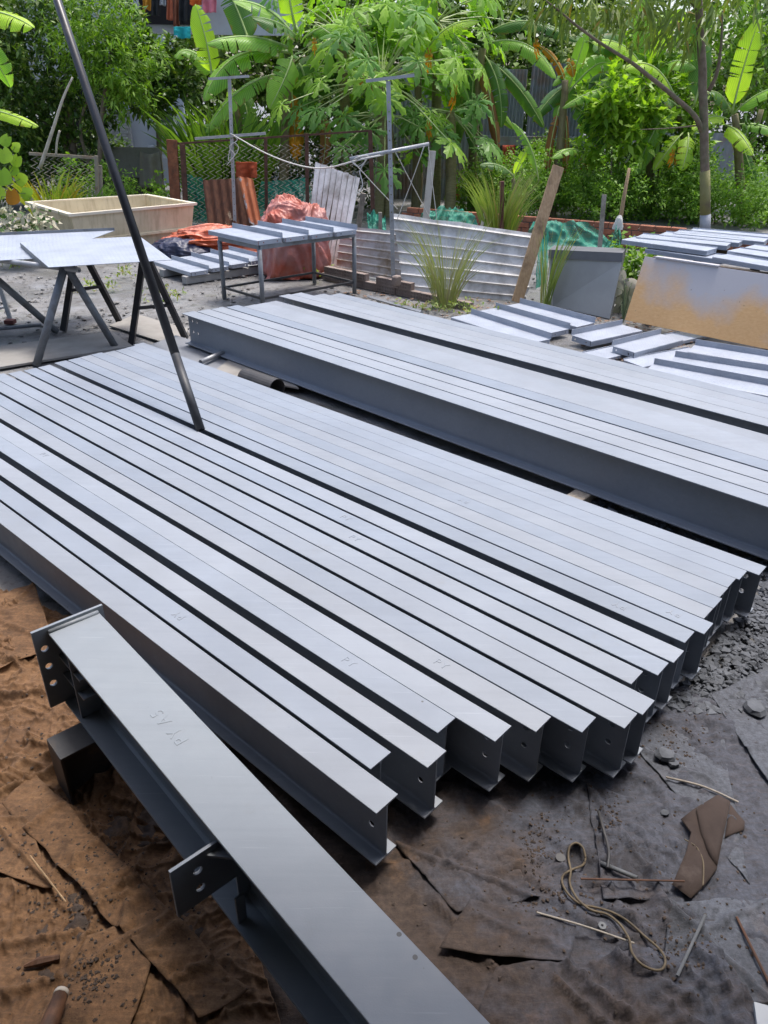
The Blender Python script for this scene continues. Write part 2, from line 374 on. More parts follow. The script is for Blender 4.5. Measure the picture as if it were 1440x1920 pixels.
# far pile
H2, B2, Z2 = 0.262, 0.124, 0.060
ANG2 = -0.731 - 0.036
d1, n1 = frame(ANG); d2, n2 = frame(ANG2)
def nd2(x, y, z): p = G(x, y, z); return p.dot(n2), p.dot(d2)
zt2 = Z2 + H2
n0, df0 = nd2(343, 587, zt2); n0b = nd2(1440, 953, zt2)[0]; n0 = (n0 + n0b) / 2
offs = [0, .133, .268, .407, .535, .648, .765]; fars = [0, .03, .04, .075, .16, .17, .175]
labs2 = ['frontmost beam of the far pile, its whole grey web facing the near pile', 'second beam of the far pile, just behind its front web', 'third beam of the far pile, before two thin dark gaps', 'fourth beam of the far pile, in the middle of its front group', 'fifth beam of the far pile, in the rear half of its front group', 'sixth beam of the far pile, next to last before the wide black gap', 'beam of the far pile along the near side of its wide black gap',
 'beam of the far pile along the far side of its wide black gap', 'second beam behind the black gap of the far pile', 'third beam behind the black gap of the far pile, its end set back', 'rearmost beam of the far pile, next to the checkered treads']
h4 = ((.06, .38, .011), (.06, .76, .011), (.13, .38, .011), (.13, .76, .011))
n7, df7 = nd2(527, 557, zt2); n7 = (n7 + nd2(1440, 795, zt2)[0]) / 2 - 0.012
spec = [(n0 + o_, df0 + f_) for o_, f_ in zip(offs, fars)] + [(n7, df7 - .05), (n7 + .1275, df7 - .02), (n7 + .254, df7 + .16), (n7 + .3805, df7 + .25)]
for i, (n, dfar) in enumerate(spec):
    dn = -0.55 + 0.02 * (i % 3)
    me = beam_mesh('steel_beam', dn - dfar, H2, B2, 0.0075, 0.005, h4, h4)
    put_beam('steel_beam', me, m_beam2, ANG2 - (0.006 if i > 6 else 0) * 0 , n + B2 / 2, dn, Z2 + random.uniform(-.0006, .0006), 'wider grey painted I-beam, ' + labs2[i], 'wider grey I-beams laid side by side in the far pile')
# cross timbers under the piles
for (dd, na, nb, lab) in ((-1.66, .95, 4.75, 'weathered timber crossing under both beam piles near their front ends'), (-4.35, .95, 4.75, 'weathered timber crossing under both beam piles near their far ends')):
    mb = MB(); a = d1 * dd + n1 * na; b = d1 * dd + n1 * nb
    mb.bar(a + UP * .0285, b + UP * .0285, .10, .057, ch=.004)
    single('support_timber', mb, m_woodgrey, lab, 'timber', a, 'timbers under the beam piles')
# ------------------------------------------------------------------ foreground beam with end plate and bracket
ZF, HF = 0.50, 0.285
pl0, pl1 = G(87, 1183, ZF), G(693, 1920, ZF); pr0, pr1 = G(187, 1150, ZF), G(920, 1920, ZF)
c0, c1 = (pl0 + pr0) / 2, (pl1 + pr1) / 2
angF = math.atan2((c1 - c0).y, (c1 - c0).x); dF, nF = frame(angF)
BF = ((pr0 - pl0).dot(nF) + (pr1 - pl1).dot(nF)) / 2
LF = 2.4; tfF = 0.009
root = thing('bracketed_beam', 'foreground grey I-beam with bolted end plate, side bracket and PY A5 stamp', 'steel beam', V((c0.x, c0.y, ZF - HF)))
def F(x, y, z): return c0 + dF * x + nF * y + UP * (z - ZF + ZF - c0.z) if False else V((c0.x, c0.y, 0)) + dF * x + nF * y + UP * z
zb = ZF - HF
mb = MB(); mb.box(F(LF / 2, 0, ZF - tfF / 2), dF, nF, UP, LF / 2, BF / 2, tfF / 2, .0012); part('top_flange', mb, m_front, root)
mb = MB(); mb.box(F(LF / 2, 0, zb + tfF / 2), dF, nF, UP, LF / 2, BF / 2, tfF / 2, .0012); part('bottom_flange', mb, m_front, root)
mb = MB(); mb.box(F(LF / 2, 0, ZF - HF / 2), dF, nF, UP, LF / 2, .0035, HF / 2 - tfF)
for sy in (-1, 1):
    for z0, sz in ((zb + tfF, 1), (ZF - tfF, -1)):
        a0 = sy * .0035; r = .013
        mb.prism([(a0, z0), (a0 + sy * r, z0), (a0 + sy * r * .3, z0 + sz * r * .3), (a0, z0 + sz * r)], F(0, 0, 0), dF, nF, UP, LF)
part('web', mb, m_front, root)
ep = thing  # end plate: holes down its left side and right side
mb = MB(); wpl, hpl = BF + .062, HF + .012
mb.holed(F(-.006, -BF / 2 - .045, zb + .006), nF, UP, wpl, hpl, .010, [(.026, hpl * q, .0115) for q in (.30, .53, .76)])
part('end_plate', mb, m_front, root)
mb = MB(); mb.tube([F(.003, -BF / 2 + .002, ZF + .002), F(.003, BF / 2 - .002, ZF + .002)], .0075, 8); part('weld_bead', mb, m_front, root, True)
for zq in (.40, .66):
    mb = MB(); mb.prism([(0, -.004), (-.062, -.004), (-.062, .002), (0, .002)], F(0, -.0035, zb + HF * zq), dF, nF, UP, .16)
    part('stiffener', mb, m_front, root)
mb = MB(); mb.box(F(.11, -.0375, zb + HF * .5), dF, nF, UP, .003, .033, HF / 2 - tfF - .001); part('stiffener', mb, m_front, root)
# side bracket
pb = G(397, 1582, ZF - .03); xb = (pb - F(0, 0, 0)).dot(dF)
mb = MB(); wb, hb = .185, .155
mb.holed(F(xb, -.006 - wb, ZF - .03 - hb), nF, UP, wb, hb, .008, [(.062, hb * .30, .0115), (.062, hb * .68, .0115)]); part('bracket_plate', mb, m_front, root)
mb = MB(); mb.box(F(xb - .001, -.0205, zb + HF / 2), dF, nF, UP, .003, .0165, HF / 2 - tfF - .001); part('stiffener', mb, m_front, root)
mb = MB(); P = [F(xb + .004, -.105, ZF - .055), F(xb + .004, -.012, ZF - .055), F(xb + .11, -.012, ZF - .055)]
mb.add(P + [p + UP * .007 for p in P], [(0, 1, 2), (5, 4, 3), (0, 2, 5, 3), (0, 3, 4, 1), (1, 4, 5, 2)]); part('gusset', mb, m_front, root)
mb = MB(); mb.box(F(xb + .05, -.06, zb + .055), dF, nF, UP, .003, .012, .045); part('lug', mb, m_front, root)
pq = G(318, 1362, ZF); xq = (pq - F(0, 0, 0)).dot(dF); yq = (pq - F(0, 0, 0)).dot(nF)
o = letters('PY A5', .05, m_front, root, 0, 0, 0, 0); o.location = F(xq, yq, ZF + .0002) - V(root.location); o.rotation_euler = (0, 0, angF + math.pi)
# short I-section block that carries it
hs = zb; ps = G(135, 1375, zb); xs = .16
sroot = F(.14, -.10, 0); s1, s2 = frame(angF + math.pi / 2 - .02)
mb = MB(); 
for zc in (.004, hs - .0045): mb.box(F(.17, -.02, zc), nF, dF, UP, .165, .055, .004, .001)
mb.box(F(.17, -.02, hs / 2), nF, dF, UP, .165, .004, hs / 2 - .0085)
mb.box(F(.17, -.183, hs / 2), nF, dF, UP, .003, .054, hs / 2 - .0086)
single('support_stub', mb, m_darksteel, 'short dark steel block under the far end of the foreground beam', 'steel block', F(.17, -.02, 0))
# ------------------------------------------------------------------ black prop pole
pa, pb_ = G(376, 806, ZB + HB + .002), V(CAM + ray(107, 0) * 4.75)
dirp = (pb_ - pa)
root = thing('prop_pole', 'long black steel pole leaning across the upper left, foot on the beams', 'pole', pa)
mb = MB(); mb.tube([pa + dirp * .16, pa + dirp * 1.75], .0265, 16); part('shaft', mb, m_black, root, True)
mb = MB(); mb.tube([pa, pa + dirp * .16], .0263, 16); part('painted_foot', mb, m_polegrey, root, True)

# ================================================================== treads (folded checker plate with end cheeks)
def tread_mesh(L, W=.25, lip=.045, up=.05, th=.004, ends=(1, 1), holes=True):
    """x along the length, y from the front lip to the back upstand, walking face at z = 0"""
    r = .006
    prof = [(0, -lip), (0, -r), (r * .3, -r * .3), (r, 0), (W - r, 0), (W - r * .3, r * .3), (W, r), (W, up)]
    inn = [(th, -lip), (th, -r - th * .3), (r * .3 + th * .7, -r * .3 - th * .7), (r + th * .3, -th), (W - r + th * .3, -th), (W - r * .3 + th * .7, r * .3 - th * .7), (W + th, r), (W + th, up)]
    arc = [0]
    for a, b in zip(prof, prof[1:]): arc.append(arc[-1] + math.hypot(a[0] - b[0], a[1] - b[1]))
    mb = MB(); n = len(prof); vs = []; uv = []
    for x in (0, L):
        for k in range(n): vs.append((x, prof[k][0], prof[k][1])); uv.append((x, arc[k]))
        for k in range(n): vs.append((x, inn[k][0], inn[k][1])); uv.append((x, arc[k]))
    m = 2 * n; f = []
    for k in range(n - 1): f += [(k, k + 1, m + k + 1, m + k), (n + k + 1, n + k, m + n + k, m + n + k + 1), (k, n + k, n + k + 1, k + 1), (m + k, m + k + 1, m + n + k + 1, m + n + k)]
    f += [(0, m, m + n, n), (n - 1, 2 * n - 1, m + 2 * n - 1, m + n - 1)]
    mb.add(vs, f)
    for x, e in ((.002, ends[0]), (L - .002, ends[1])):
        if e:
            k0 = len(mb.v)
            mb.holed((x, .012, -lip), (0, 1, 0), (0, 0, 1), W - .024, lip - th - .001, .004, [(W * .2, (lip - th) * .5, .008), (W * .75, (lip - th) * .5, .008)] if holes else [])
            uv += [(0.0, 0.0)] * (len(mb.v) - k0)
    mb.uv = uv; return mb.mesh('stair_tread')
_tm = {}
def tread(a, b, side, label, group, W=.25, z=None, tilt=0.0, lip=.045, up=.05):
    """front lip runs from a to b; the tread goes back to the left of a->b when side=1"""
    a, b = V(a), V(b); d = b - a; L = d.length
    key = (round(L, 1), W, lip, up)
    if key not in _tm: _tm[key] = tread_mesh(round(L, 1), W, lip, up)
    o = link('stair_tread', _tm[key], m_check, None, a)
    x = d.normalized(); y = UP.cross(x).normalized(); y = (y + UP * tilt).normalized(); zz = x.cross(y)
    o.rotation_euler = Matrix((x, y, zz)).transposed().to_euler()
    return tag(o, label, 'stair tread', group)
# ================================================================== ground
def fbm(x, y, s, o=4): return noise.fractal(V((x * s, y * s, 3.7)), 1.0, 2.0, o)
def axis(segs):
    out = []
    for a, b, st_ in segs: out += list(np.arange(a, b - 1e-6, st_))
    return out + [segs[-1][1]]
xs_ = axis([(-400, -40, 90), (-40, -12, 4), (-12, -5, .35), (-5, 4.5, .06), (4.5, 12, .3), (12, 40, 4), (40, 400, 90)])
ys_ = axis([(-60, -4, 8), (-4, .6, .3), (.6, 9.5, .06), (9.5, 15, .15), (15, 30, .8), (30, 60, 5), (60, 700, 80)])
mb = MB(); nx = len(xs_)
for y in ys_:
    for x in xs_:
        near_ = -6 < x < 6 and 0 < y < 16
        z = (fbm(x, y, 1.3) * .008 + fbm(x, y, 7.0) * .005 - .012) if near_ else -.012
        mb.v.append((x, y, z))
mb.f = [(j * nx + i, j * nx + i + 1, (j + 1) * nx + i + 1, (j + 1) * nx + i) for j in range(len(ys_) - 1) for i in range(nx - 1)]
m, t, b = newmat('yard_dirt'); co = coords(t)
c = t.mix(t.ramp(t.noise(co, 1.1, 6, .62), .35, .68), (.12, .118, .115), (.225, .222, .22))
c = t.mix(t.ramp(t.noise(co, 9.0, 7, .7), .52, .66), c, (.07, .062, .052))
c = t.mix(t.math('MULTIPLY', t.ramp(t.noise(co, .8, 5, .6), .55, .68), .6), c, (.29, .305, .33))
c = t.mix(t.math('MULTIPLY', t.ramp(t.noise(co, 2.6, 6, .6), .60, .72), .5), c, (.10, .11, .045))
t.l(c, b.inputs['Base Color'])
r = t.ramp(t.noise(co, .9, 4), .42, .6, (.35, .35, .35, 1), (.85, .85, .85, 1)); t.l(r, b.inputs['Roughness'])
t.l(t.bump(t.noise(co, 26.0, 8, .7), .55, .03), b.inputs['Normal'])
tag(link('ground', mb.mesh('ground', smooth=True), m), kind='structure')
# shed roof over the place the picture is taken from
m_roof = M('roof_sheet', (.20, .21, .22), .6, (.28, .29, .30), 3)
mb = MB()
def roof_fn(u, v):
    x = lerp(-6.5, 8.5, u); y = lerp(-9, ROOF_Y, v); return V((x, y, ROOF_Z - .06 * (y - ROOF_Y) * -1 + .018 * (1 if int(u * 180) % 2 else -1)))
ROOF_Y, ROOF_Z = 1.75, 3.3
mb.grid(roof_fn, 180, 6)
o = link('shed_roof', mb.mesh('shed_roof'), m_roof); tag(o, kind='structure')
sm_ = o.modifiers.new('s', 'SOLIDIFY'); sm_.thickness = .003
for nm_, a_, b2_ in (('added_back_wall', (-6.5, -9), (8.5, -9)), ('added_side_wall', (-6.45, -9), (-6.45, ROOF_Y)), ('added_side_wall', (8.45, -9), (8.45, ROOF_Y))):  # unseen walls added to keep light off the beam webs
    mb = MB(); mb.grid(lambda u, v: V((lerp(a_[0], b2_[0], u), lerp(a_[1], b2_[1], u), lerp(0, 3.5, v))), 4, 2)
    tag(link(nm_, mb.mesh(nm_), m_roof), kind='structure')

# ================================================================== ground cloths in the foreground
def clothmat(name, brown, brown2, grey, gamt, centre):
    m, t, b = newmat(name); co = coords(t)
    c = t.mix(t.ramp(t.noise(co, 3.0, 7, .65), .3, .7), brown, brown2)
    c = t.mix(t.ramp(t.noise(co, 14.0, 6, .7), .5, .72), c, [x * .45 for x in brown])
    c = t.mix(t.math('MULTIPLY', t.ramp(t.noise(co, 5.5, 6, .7), .56, .68), .5), c, (.20, .105, .042))
    if gamt > 0:      # grey overspray, thickest round the beam ends
        d = t.new('ShaderNodeVectorMath'); d.operation = 'DISTANCE'; t.l(co, d.inputs[0]); d.inputs[1].default_value = centre
        k = t.new('ShaderNodeMapRange'); t.l(d.outputs['Value'], k.inputs[0]); k.inputs[1].default_value = .2; k.inputs[2].default_value = 1.25; k.inputs[3].default_value = .42; k.inputs[4].default_value = -.10
        s_ = t.math('ADD', t.noise(co, 4.2, 7, .66), k.outputs[0])
        c = t.mix(t.math('MULTIPLY', t.ramp(s_, .44, .72), gamt), c, grey)
    fine = t.noise(co, 70.0, 6, .75)
    c = t.mix(t.math('MULTIPLY', t.ramp(fine, .35, .62), .55), c, [x * .35 for x in brown])
    mp = t.new('ShaderNodeMapping'); mp.inputs['Rotation'].default_value = (0, 0, .6); mp.inputs['Scale'].default_value = (3, 34, 1); t.l(co, mp.inputs[0])
    c = t.mix(t.math('MULTIPLY', t.ramp(t.noise(mp.outputs[0], 3.0, 6, .7, .8), .5, .75), .22), c, [min(1, x * 1.9) for x in brown2])
    c = t.mix(t.math('MULTIPLY', t.ramp(t.noise(co, 2.2, 8, .75), .56, .62), .55), c, [x * .3 for x in brown])
    t.l(c, b.inputs['Base Color']); b.inputs['Roughness'].default_value = .85
    w1 = t.new('ShaderNodeTexWave'); w1.inputs['Scale'].default_value = 150; t.l(co, w1.inputs['Vector'])
    nb = t.bump(w1.outputs['Fac'], .12, .0012); nb = t.bump(t.noise(co, 30.0, 8, .72), .6, .010, nb); t.l(nb, b.inputs['Normal'])
    return m
m_cl_brown = clothmat('brown_cloth', (.12, .06, .026), (.24, .13, .06), (.2, .2, .2), 0.0, (0, 0, 0))
m_cl_mix = clothmat('oversprayed_cloth', (.046, .030, .022), (.085, .058, .042), (.074, .084, .110), .92, (1.15, 1.75, 0))
m_cl_grey = clothmat('grey_cloth', (.045, .046, .052), (.075, .077, .088), (.115, .126, .152), .85, (1.6, 1.6, 0))
def inpoly(p, poly):
    c_ = False; j = len(poly) - 1
    for i in range(len(poly)):
        a, b_ = poly[i], poly[j]
        if (a[1] > p[1]) != (b_[1] > p[1]) and p[0] < (b_[0] - a[0]) * (p[1] - a[1]) / (b_[1] - a[1]) + a[0]: c_ = not c_
        j = i
    return c_
def edge_dist(p, poly):
    m_ = 9
    for i in range(len(poly)):
        a, b_ = V(poly[i]).to_2d() if len(poly[i]) > 2 else V(poly[i]), V(poly[(i + 1) % len(poly)])
        ab = b_ - a; t_ = max(0, min(1, (p - a).dot(ab) / max(ab.length_squared, 1e-9))); m_ = min(m_, (a + ab * t_ - p).length)
    return m_
def cloth(name, corners, z0, mat, label, res=.012, amp=.012, creases=(), curl=.0, seed=0, wr=5.0, group='cloths spread on the workshop ground', kind=None, cat='ground cloth', wav=.012):
    """a quad of wrinkled cloth; creases = [(a, b, height, width)] raised folds in ground coordinates"""
    P = [V((c[0], c[1])) for c in corners]
    nu = max(8, int(max((P[1] - P[0]).length, (P[2] - P[3]).length) / res)); nv = max(8, int(max((P[3] - P[0]).length, (P[2] - P[1]).length) / res))
    cr_ = [(V((a[0], a[1])), V((b_[0], b_[1])), h, w_) for a, b_, h, w_ in creases]
    mb = MB()
    def fn(u, v):
        q = P[0] * (1 - u) * (1 - v) + P[1] * u * (1 - v) + P[2] * u * v + P[3] * (1 - u) * v
        e = min(u * nu, (1 - u) * nu, v * nv, (1 - v) * nv) * res
        ew = math.exp(-e / .03)
        q = q + V((noise.noise(V((q.x * 9, q.y * 9, seed))), noise.noise(V((q.x * 9, q.y * 9, seed + 5))))) * wav * ew
        rid = noise.ridged_multi_fractal(V((q.x * wr, q.y * wr * .7, seed * 1.3)), 1.0, 2.1, 4, .9, 1.9)
        wx, wy = q.x + .05 * noise.noise(V((q.x * 6, q.y * 6, seed + 9))), q.y + .05 * noise.noise(V((q.x * 6, q.y * 6, seed + 19)))
        k1 = 1 - abs(noise.noise(V((wx * 9 + wy * 3, wy * 5 - wx * 2, seed + 3)))); k2 = 1 - abs(noise.noise(V((wx * 6, wy * 17, seed + 7)))); k3 = 1 - abs(noise.noise(V((wx * 31, wy * 26, seed + 4))))
        mk = max(0, noise.noise(V((q.x * 2.3, q.y * 2.3, seed + 31))) + .35)
        z = amp * (rid * .40 - .30) + amp * .75 * mk * (k1 ** 8 - .25) + amp * .6 * (k2 ** 10) * mk + amp * .16 * k3 ** 3 + .002 * noise.noise(V((q.x * 40, q.y * 40, seed)))
        for a, b_, h, w_ in cr_:
            ab = b_ - a; L2 = ab.length_squared; t_ = (q - a).dot(ab) / L2
            if -.1 < t_ < 1.1:
                dd = (q - a) - ab * t_; s_ = dd.dot(V((-ab.y, ab.x)).normalized()) + .012 * noise.noise(V((t_ * 6, a.x * 7, seed)))
                f_ = max(0, min(1, t_ * 6 + .6, (1.1 - t_) * 6))
                z += h * f_ * math.exp(-(s_ / w_) ** 2) - .35 * h * f_ * math.exp(-((s_ - 2.1 * w_) / w_) ** 2)
        z += curl * ew * max(0, noise.noise(V((q.x * 4, q.y * 4, seed + 2))) + .15)
        return V((q.x, q.y, max(z0 + z, .001 + z0 * .3)))
    mb.grid(fn, nu, nv)
    o = single(name, mb, mat, label, cat, V((P[0].x, P[0].y, z0)), group, True, kind)
    s_ = o.modifiers.new('s', 'SOLIDIFY'); s_.thickness = .0025; s_.offset = -1
    return o
g2 = lambda x, y: (G(x, y).x, G(x, y).y)
# one big base cloth, then overlapping sheets
cloth('ground_cloth', [(-.55, .35), (1.9, .30), (1.75, 2.15), (-1.35, 2.3)], .004, m_cl_mix, 'large brown cloth under the beams, sprayed grey around the front beam ends', .011, .046,
      [(g2(560, 1690), g2(1060, 1520), .012, .012), (g2(1060, 1500), g2(1330, 1700), .010, .010), (g2(780, 1560), g2(1000, 1790), .012, .010), (g2(1000, 1780), g2(1260, 1900), .014, .010), (g2(870, 1650), g2(1080, 1600), .014, .010), (g2(900, 1500), g2(1150, 1640), .014, .012), (g2(1120, 1430), g2(1400, 1560), .014, .010), (g2(1050, 1640), g2(1420, 1760), .016, .012), (g2(820, 1700), g2(1010, 1900), .016, .011), (g2(1180, 1500), g2(1240, 1700), .012, .010)], seed=1, wr=3.4)
cloth('ground_cloth', [g2(-140, 2050), g2(560, 2050), g2(330, 1240), g2(-330, 985)], .018, m_cl_brown, 'rust brown cloth spread left of the foreground beam, full of wrinkles', .009, .066,
      [(g2(0, 1505), g2(170, 1440), .030, .012), (g2(0, 1325), g2(85, 1310), .022, .010), (g2(0, 1270), g2(75, 1245), .016, .010), (g2(0, 1780), g2(150, 1755), .018, .012), (g2(5, 1870), g2(120, 1840), .022, .012), (g2(130, 1820), g2(190, 1730), .018, .012), (g2(0, 1450), g2(110, 1390), .014, .012)], curl=.008, seed=3, wr=3.2)
cloth('ground_cloth', [g2(10, 1530), g2(70, 1470), g2(470, 1880), g2(380, 1930)], .048, m_cl_brown, 'long brown cloth strip running beside the foreground beam, edge folded', .008, .034,
      [(g2(60, 1575), g2(120, 1530), .014, .010), (g2(140, 1650), g2(200, 1590), .016, .010), (g2(190, 1706), g2(310, 1655), .020, .007), (g2(250, 1790), g2(340, 1730), .014, .012), (g2(330, 1870), g2(420, 1800), .018, .010)], curl=.006, seed=8, wr=5.0)
cloth('ground_cloth', [g2(100, 1950), g2(250, 1960), g2(320, 1720), g2(170, 1775)], .050, m_cl_brown, 'dark brown cloth patch beside the wooden handle, edge curled up', .010, .020, [(g2(130, 1850), g2(290, 1760), .014, .012)], curl=.01, seed=12)
cloth('ground_cloth', [g2(1330, 1310), g2(1560, 1660), g2(1660, 1360), g2(1440, 1260)], .020, m_cl_grey, 'pale grey stiff cloth at the right edge beside the gravel', .012, .010, [(g2(1370, 1420), g2(1440, 1400), .010, .008)], seed=15, wav=.003)
cloth('ground_cloth', [g2(1130, 1330), g2(1400, 1660), g2(1340, 1310), g2(1230, 1290)], .012, m_cl_grey, 'grey dusty cloth in front of the pale sheet, creased and torn', .010, .014, [(g2(1180, 1400), g2(1330, 1470), .012, .01), (g2(1200, 1460), g2(1320, 1560), .012, .009)], seed=17)
cloth('ground_cloth', [g2(880, 1700), g2(820, 1800), g2(1062, 1818), g2(1080, 1745)], .034, m_cl_mix, 'small brown cloth flap with a turned up corner below the beam ends', .008, .014, [(g2(890, 1730), g2(1060, 1800), .012, .012)], curl=.004, seed=21)
cloth('ground_cloth', [g2(860, 2000), g2(1500, 2010), g2(1330, 1790), g2(930, 1830)], .034, m_cl_mix, 'brown and grey stained cloth in the bottom right corner', .010, .05, [(g2(1050, 1810), g2(1180, 1920), .022, .010), (g2(1130, 1800), g2(1300, 1900), .020, .012), (g2(1030, 1850), g2(1150, 1950), .026, .012)], curl=.01, seed=23, wr=4.5)
for i, (P4, mat_, lab, cz) in enumerate((
 ([g2(1100, 1480), g2(1130, 1700), g2(1250, 1690), g2(1240, 1520)], m_cl_mix, 'dark patch of cloth under the twig and the split tube', .016),
 ([g2(740, 1590), g2(860, 1720), g2(1010, 1690), g2(930, 1560)], m_cl_mix, 'dark cloth patch right under the frontmost beam end', .014),
 ([g2(1250, 1700), g2(1240, 1880), g2(1460, 1900), g2(1450, 1690)], m_cl_grey, 'grey smeared cloth patch around the short grey rod', .016),
 ([g2(-60, 1150), g2(-40, 1290), g2(110, 1230), g2(70, 1110)], m_cl_brown, 'dusky cloth edge at the left beside the frontmost beam', .048),
 ([g2(-80, 1480), g2(-60, 1640), g2(110, 1690), g2(60, 1560)], m_cl_brown, 'sandy brown cloth patch at the lower left edge', .048))):
    cloth('ground_cloth', P4, cz, mat_, lab, .008, .020, [(P4[0], P4[2], .014, .010), (((P4[0][0] + P4[1][0]) / 2, (P4[0][1] + P4[1][1]) / 2), P4[3], .010, .008)], curl=.006, seed=40 + i, wr=5)
from mathutils.bvhtree import BVHTree
_bv = []
for o_ in list(bpy.data.objects):
    if o_.name.startswith('ground_cloth'): _bv.append(BVHTree.FromPolygons([v.co + o_.location for v in o_.data.vertices], [tuple(p.vertices) for p in o_.data.polygons]))
def HZ(x, y):
    z = 0.0
    for b3 in _bv:
        h_ = b3.ray_cast(V((x, y, 1)), V((0, 0, -1)))
        if h_[0] is not None: z = max(z, h_[0].z)
    return z
def drop(px, py, off=.004):       # the spot on the cloth seen there, lifted by off
    z = .03
    for _ in range(5): p = G(px, py, z); z = HZ(p.x, p.y) + off
    return G(px, py, z)
# folded dark scrap
m_scrap = M('scrap_cloth', (.028, .018, .014), .9, (.05, .033, .026), 6, bump=.3, bsc=50, dirt=(.07, .052, .044), dsc=9, dlo=.6, dhi=.75)
Zs = lambda p: drop(940 + p[0] / 2.88, 1400 + p[1] / 2.88, .008)
root = thing('cloth_scrap', 'folded dark brown cloth scrap lying on the grey cloth', 'cloth scrap', Zs((1080, 520)))
def flap(name, pts, th, dz):
    q = [Zs(p) for p in pts]; zt3 = sorted(p.z for p in q)[-2] + .004; q = [G(940 + a[0] / 2.88, 1400 + a[1] / 2.88, zt3 * .6 + p.z * .4 + .004) for a, p in zip(pts, q)]; c_ = sum(q, V((0, 0, 0))) / len(q); mb = MB(); n = len(q)
    rings = []
    for k in (1.0, .97, .6, .25): rings.append([c_ + (p - c_) * k + UP * (dz + (th if k < 1 else -th * .4) + (.010 * noise.noise(V((p.x * 7, p.y * 7, k * 9))) if k < .99 else 0)) for p in q])
    vs = sum(rings, []) + [c_ + UP * (dz + th * 1.2)]
    f = [(r * n + i, r * n + (i + 1) % n, (r + 1) * n + (i + 1) % n, (r + 1) * n + i) for r in range(3) for i in range(n)] + [(3 * n + i, 3 * n + (i + 1) % n, 4 * n) for i in range(n)]
    mb.add(vs, f); return part(name, mb, m_scrap, root, True)
flap('fold', [(970, 385), (1040, 330), (1170, 252), (1240, 290), (1200, 480), (1165, 660), (1090, 755), (1025, 812), (925, 738), (1000, 560), (1025, 460)], .004, -.004)
flap('fold', [(1050, 345), (1170, 262), (1232, 296), (1195, 480), (1162, 655), (1120, 590), (1075, 480)], .007, .006)
flap('fold', [(1240, 300), (1318, 400), (1315, 440), (1210, 480), (1225, 390)], .004, -.006)
# ------------------------------------------------------------------ loose things on the cloth
Z8 = lambda x, y, z=.032: drop(940 + x / 2.88, 1400 + y / 2.88, .0035 + max(0, z - .036))
def lay(pts, r, k=6):             # a cord through the given spots, lying on the cloth without sinking in
    dense = smooth_path([V((x, y, 0)) for x, y in pts], k) if len(pts) > 2 else [V((lerp(pts[0][0], pts[1][0], i / 14), lerp(pts[0][1], pts[1][1], i / 14), 0)) for i in range(15)]
    px = [(940 + p.x / 2.88, 1400 + p.y / 2.88) for p in dense]; zz = [drop(x, y, r + .003).z for x, y in px]; n = len(zz)
    zm = [max(zz[max(0, i - 3):i + 4]) for i in range(n)]; zs2 = [sum(zm[max(0, i - 2):i + 3]) / len(zm[max(0, i - 2):i + 3]) for i in range(n)]
    return [G(x, y, z) for (x, y), z in zip(px, zs2)]
m_rope = M('hose_yellow', (.07, .052, .03), .7, (.14, .105, .06), 30, bump=.15, bsc=160)
pts = [(455, 600), (440, 640), (380, 665), (335, 695), (330, 740), (365, 800), (430, 850), (520, 870), (600, 895), (680, 940), (770, 1020), (850, 1090), (885, 1150), (870, 1200), (820, 1205), (750, 1170), (705, 1110), (690, 1040), (640, 960), (570, 905), (480, 880), (410, 820), (370, 740), (375, 670), (362, 600), (370, 540), (405, 520), (440, 545), (455, 600)]
mb = MB(); mb.tube(lay(pts, .0034, 5), .0034, 7)
single('rope_loop', mb, m_rope, 'yellowish rope lying in a long twisted loop on the dark cloth', 'rope', Z8(500, 870), smooth=True)
m_rodrust = M('rod_rust', (.06, .028, .016), .8, (.11, .05, .028), 20)
m_rodgrey = M('rod_grey', (.08, .085, .09), .6, (.12, .125, .13), 20)
def rod(pts, r, mat, label, cat='rod', name='steel_rod', n=7, group='rods and sticks lying on the cloth', hollow=0):
    pts = [V(p) for p in pts]
    if len(pts) == 2 and pts[0].y < 2.6: 
        lift = max([HZ(lerp(pts[0].x, pts[1].x, k / 12), lerp(pts[0].y, pts[1].y, k / 12)) + r - lerp(pts[0].z, pts[1].z, k / 12) for k in range(13)] + [0]); pts = [p + UP * (min(lift, .04) + .001) for p in pts]
    mb = MB(); mb.tube(smooth_path(pts, 4) if len(pts) > 2 else pts, r, n, hollow=hollow); return single(name, mb, mat, label, cat, V(pts[0]), group, n > 8 or len(pts) > 2)
rod([Z8(420, 757, .036), Z8(975, 770, .036)], .0028, m_rodrust, 'thin brown rod lying straight beside the folded scrap')
rod([Z8(1092, 938, .036), Z8(940, 1268, .036)], .0042, m_rodgrey, 'short grey rod right of the rope loop')
rod([Z8(1268, 925, .036), Z8(1445, 1285, .036)], .0038, m_rodrust, 'rusty rod with a reddish end at the right edge')
rod(lay([(190, 895), (450, 970), (718, 1062)], .0028), .0028, m_woodgrey, 'thin stick crossing the rope loop', name='wood_stick')
rod([Z8(530, 660, .036), Z8(725, 742, .036)], .0065, m_rodgrey, 'short split tube piece above the brown rod', name='tube_piece', n=12, hollow=.75)
rod(lay([(525, 350), (552, 450), (580, 560), (574, 655)], .0045), .0045, m_darksteel, 'dark bent twig left of the split tube', name='wood_stick')
rod(lay([(890, 165), (1090, 215), (1280, 300)], .0035), .0035, m_woodgrey, 'thin twig at the top of the folded scrap', name='wood_stick')
rod([p + UP * .012 for p in lay([(985, 515), (1050, 560), (1085, 640), (1084, 765)], .0022)], .0022, m_rope, 'thin string curving over the folded scrap', cat='string', name='string')
mb = MB(); c_ = Z8(545, 967, .041); n = 20
